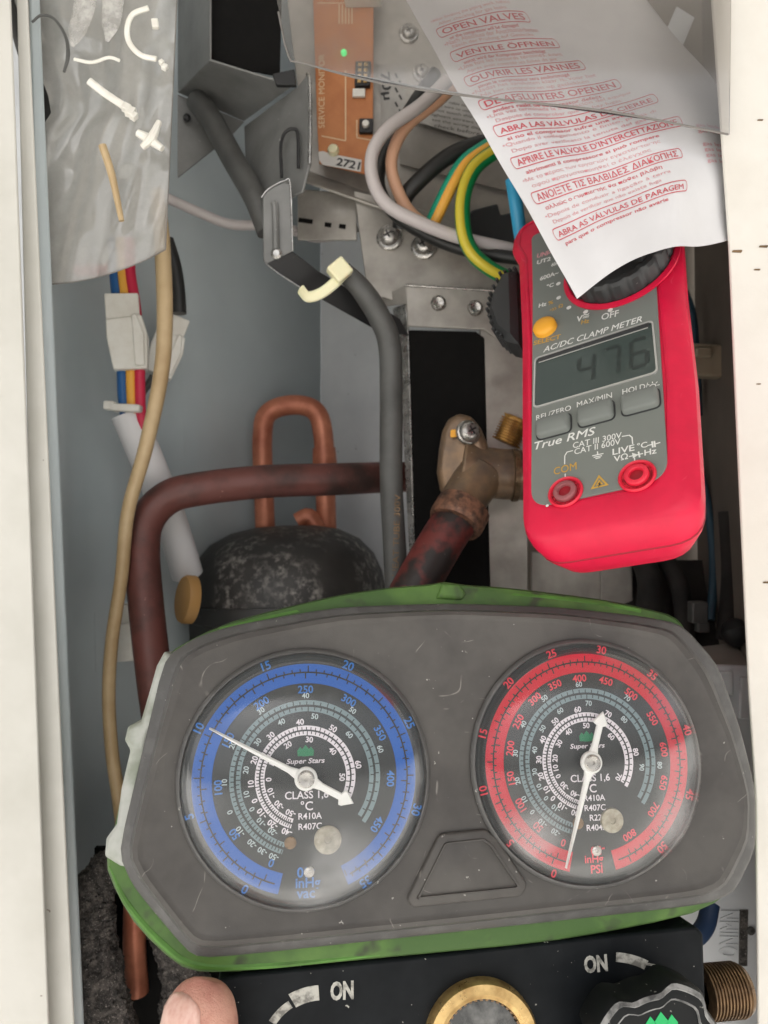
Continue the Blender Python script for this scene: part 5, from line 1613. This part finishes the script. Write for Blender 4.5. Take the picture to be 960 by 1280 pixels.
mb = MB(); f_ = Frame(872, 765, .43); mb.box((0, 0, 0), (.009, .012, .008), f_.M); mb.box((.002, -.008, .001), (.007, .006, .006), f_.M)
solo('plug', mb, M['cable_grey'], 'small grey plug in the dark hollow under the meter', 'plug', bevel=.001)
mb = MB(); mb.tube([pt(925, 785, .42), pt(922, 790, .418), pt(930, 800, .417)], [.006, .009, .007], 14, 4)
solo('rubber_grommet', mb, M['black'], 'black rubber grommet in the hollow beside the right casing', 'grommet')
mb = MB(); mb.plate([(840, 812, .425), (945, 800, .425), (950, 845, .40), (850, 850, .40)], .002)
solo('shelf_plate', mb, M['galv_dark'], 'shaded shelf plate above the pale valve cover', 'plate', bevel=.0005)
mb = MB(); mb.tube([pt(850, 1172, .345), pt(868, 1172, .345), pt(882, 1156, .35), pt(888, 1130, .355)], .0042, 14, 4)
solo('hose', mb, M['navy'], 'dark blue hose end showing above the threaded brass port', 'hose')

# ------------------------------------------------------------------ the hand at the lower edge
hd = thing('person', 'hand with its bare thumb gripping the black valve block', 'person', T(*pt(250, 1300, .255)))
mb = MB()
k = .255 / F


def ell_tube(m, P, rx, seg=20):
    """Rings across a chain of (px, py, Y) with half width and half depth in pixels."""
    m.tube([pt(*p) for p in P], [r * k for r in rx], seg, 6)


ell_tube(mb, [(254, 1222, .2575), (253, 1226, .257), (252, 1236, .2565), (251, 1252, .256), (250, 1275, .2555), (250, 1310, .255), (252, 1360, .255), (262, 1430, .256), (285, 1520, .260)], [6, 20, 32, 42, 47, 49, 48, 52, 62], 24)
# palm and wrist below the frame
mb.tube([pt(300, 1500, .275), pt(330, 1560, .29), pt(340, 1640, .30), pt(330, 1760, .31)], [.016, .026, .028, .024], 20, 6)
# four fingers curled behind the block
for i, (x0, r) in enumerate(((330, .0085), (390, .0088), (448, .0084), (500, .0074))):
    mb.tube([pt(325 + i * 12, 1560, .295), pt(x0, 1500, .325), pt(x0 + 8, 1420, .345), pt(x0 + 14, 1350 + abs(i - 1.4) * 10, .347), pt(x0 + 16, 1312 + abs(i - 1.4) * 12, .340)], [r * 1.25, r * 1.1, r * 1.05, r, r * .6], 14, 5)
ho = part('hand', mb, M['skin'], hd, smooth=0)
rm = ho.modifiers.new('remesh', 'REMESH'); rm.mode = 'VOXEL'; rm.voxel_size = .0011; rm.use_smooth_shade = True
smd = ho.modifiers.new('smooth', 'SMOOTH'); smd.iterations = 6; smd.factor = .5
# nail: curved plate lying on the camera-left side of the thumb
vs = []
nu, nv = 12, 14
for j in range(nv + 1):
    t = j / nv
    py = 1228 + t * 84
    axx = 251.5 - t * 1.5
    prf = [(1222, 12), (1228, 25), (1236, 34), (1252, 43), (1275, 48), (1320, 49.5)]
    hw = 49.5
    for (ya, ha), (yb, hb) in zip(prf, prf[1:]):
        if ya <= py <= yb: hw = ha + (hb - ha) * (py - ya) / (yb - ya)
    for i in range(nu + 1):
        s = i / nu
        wd_ = min(1, .25 + 1.1 * math.sqrt(min(1, t * 4)))
        a = R(-34 + (s - .5) * 92 * min(1, wd_))             # angle round the thumb from the viewer's side
        wgt = 1.0
        rr = hw * k + .0004
        Yc = .2562 - .0008 * t
        vs.append(pt(axx, py, Yc) + AX * (math.sin(a) * rr) - AF * (math.cos(a) * rr))
fs = [(j * (nu + 1) + i, (j + 1) * (nu + 1) + i, (j + 1) * (nu + 1) + i + 1, j * (nu + 1) + i + 1) for j in range(nv) for i in range(nu)]
mb = MB(); mb.add(vs, fs)
no = part('nail', mb, M['nail'], hd, smooth=60)
sm = no.modifiers.new('depth', 'SOLIDIFY'); sm.thickness = .0006; sm.offset = -1
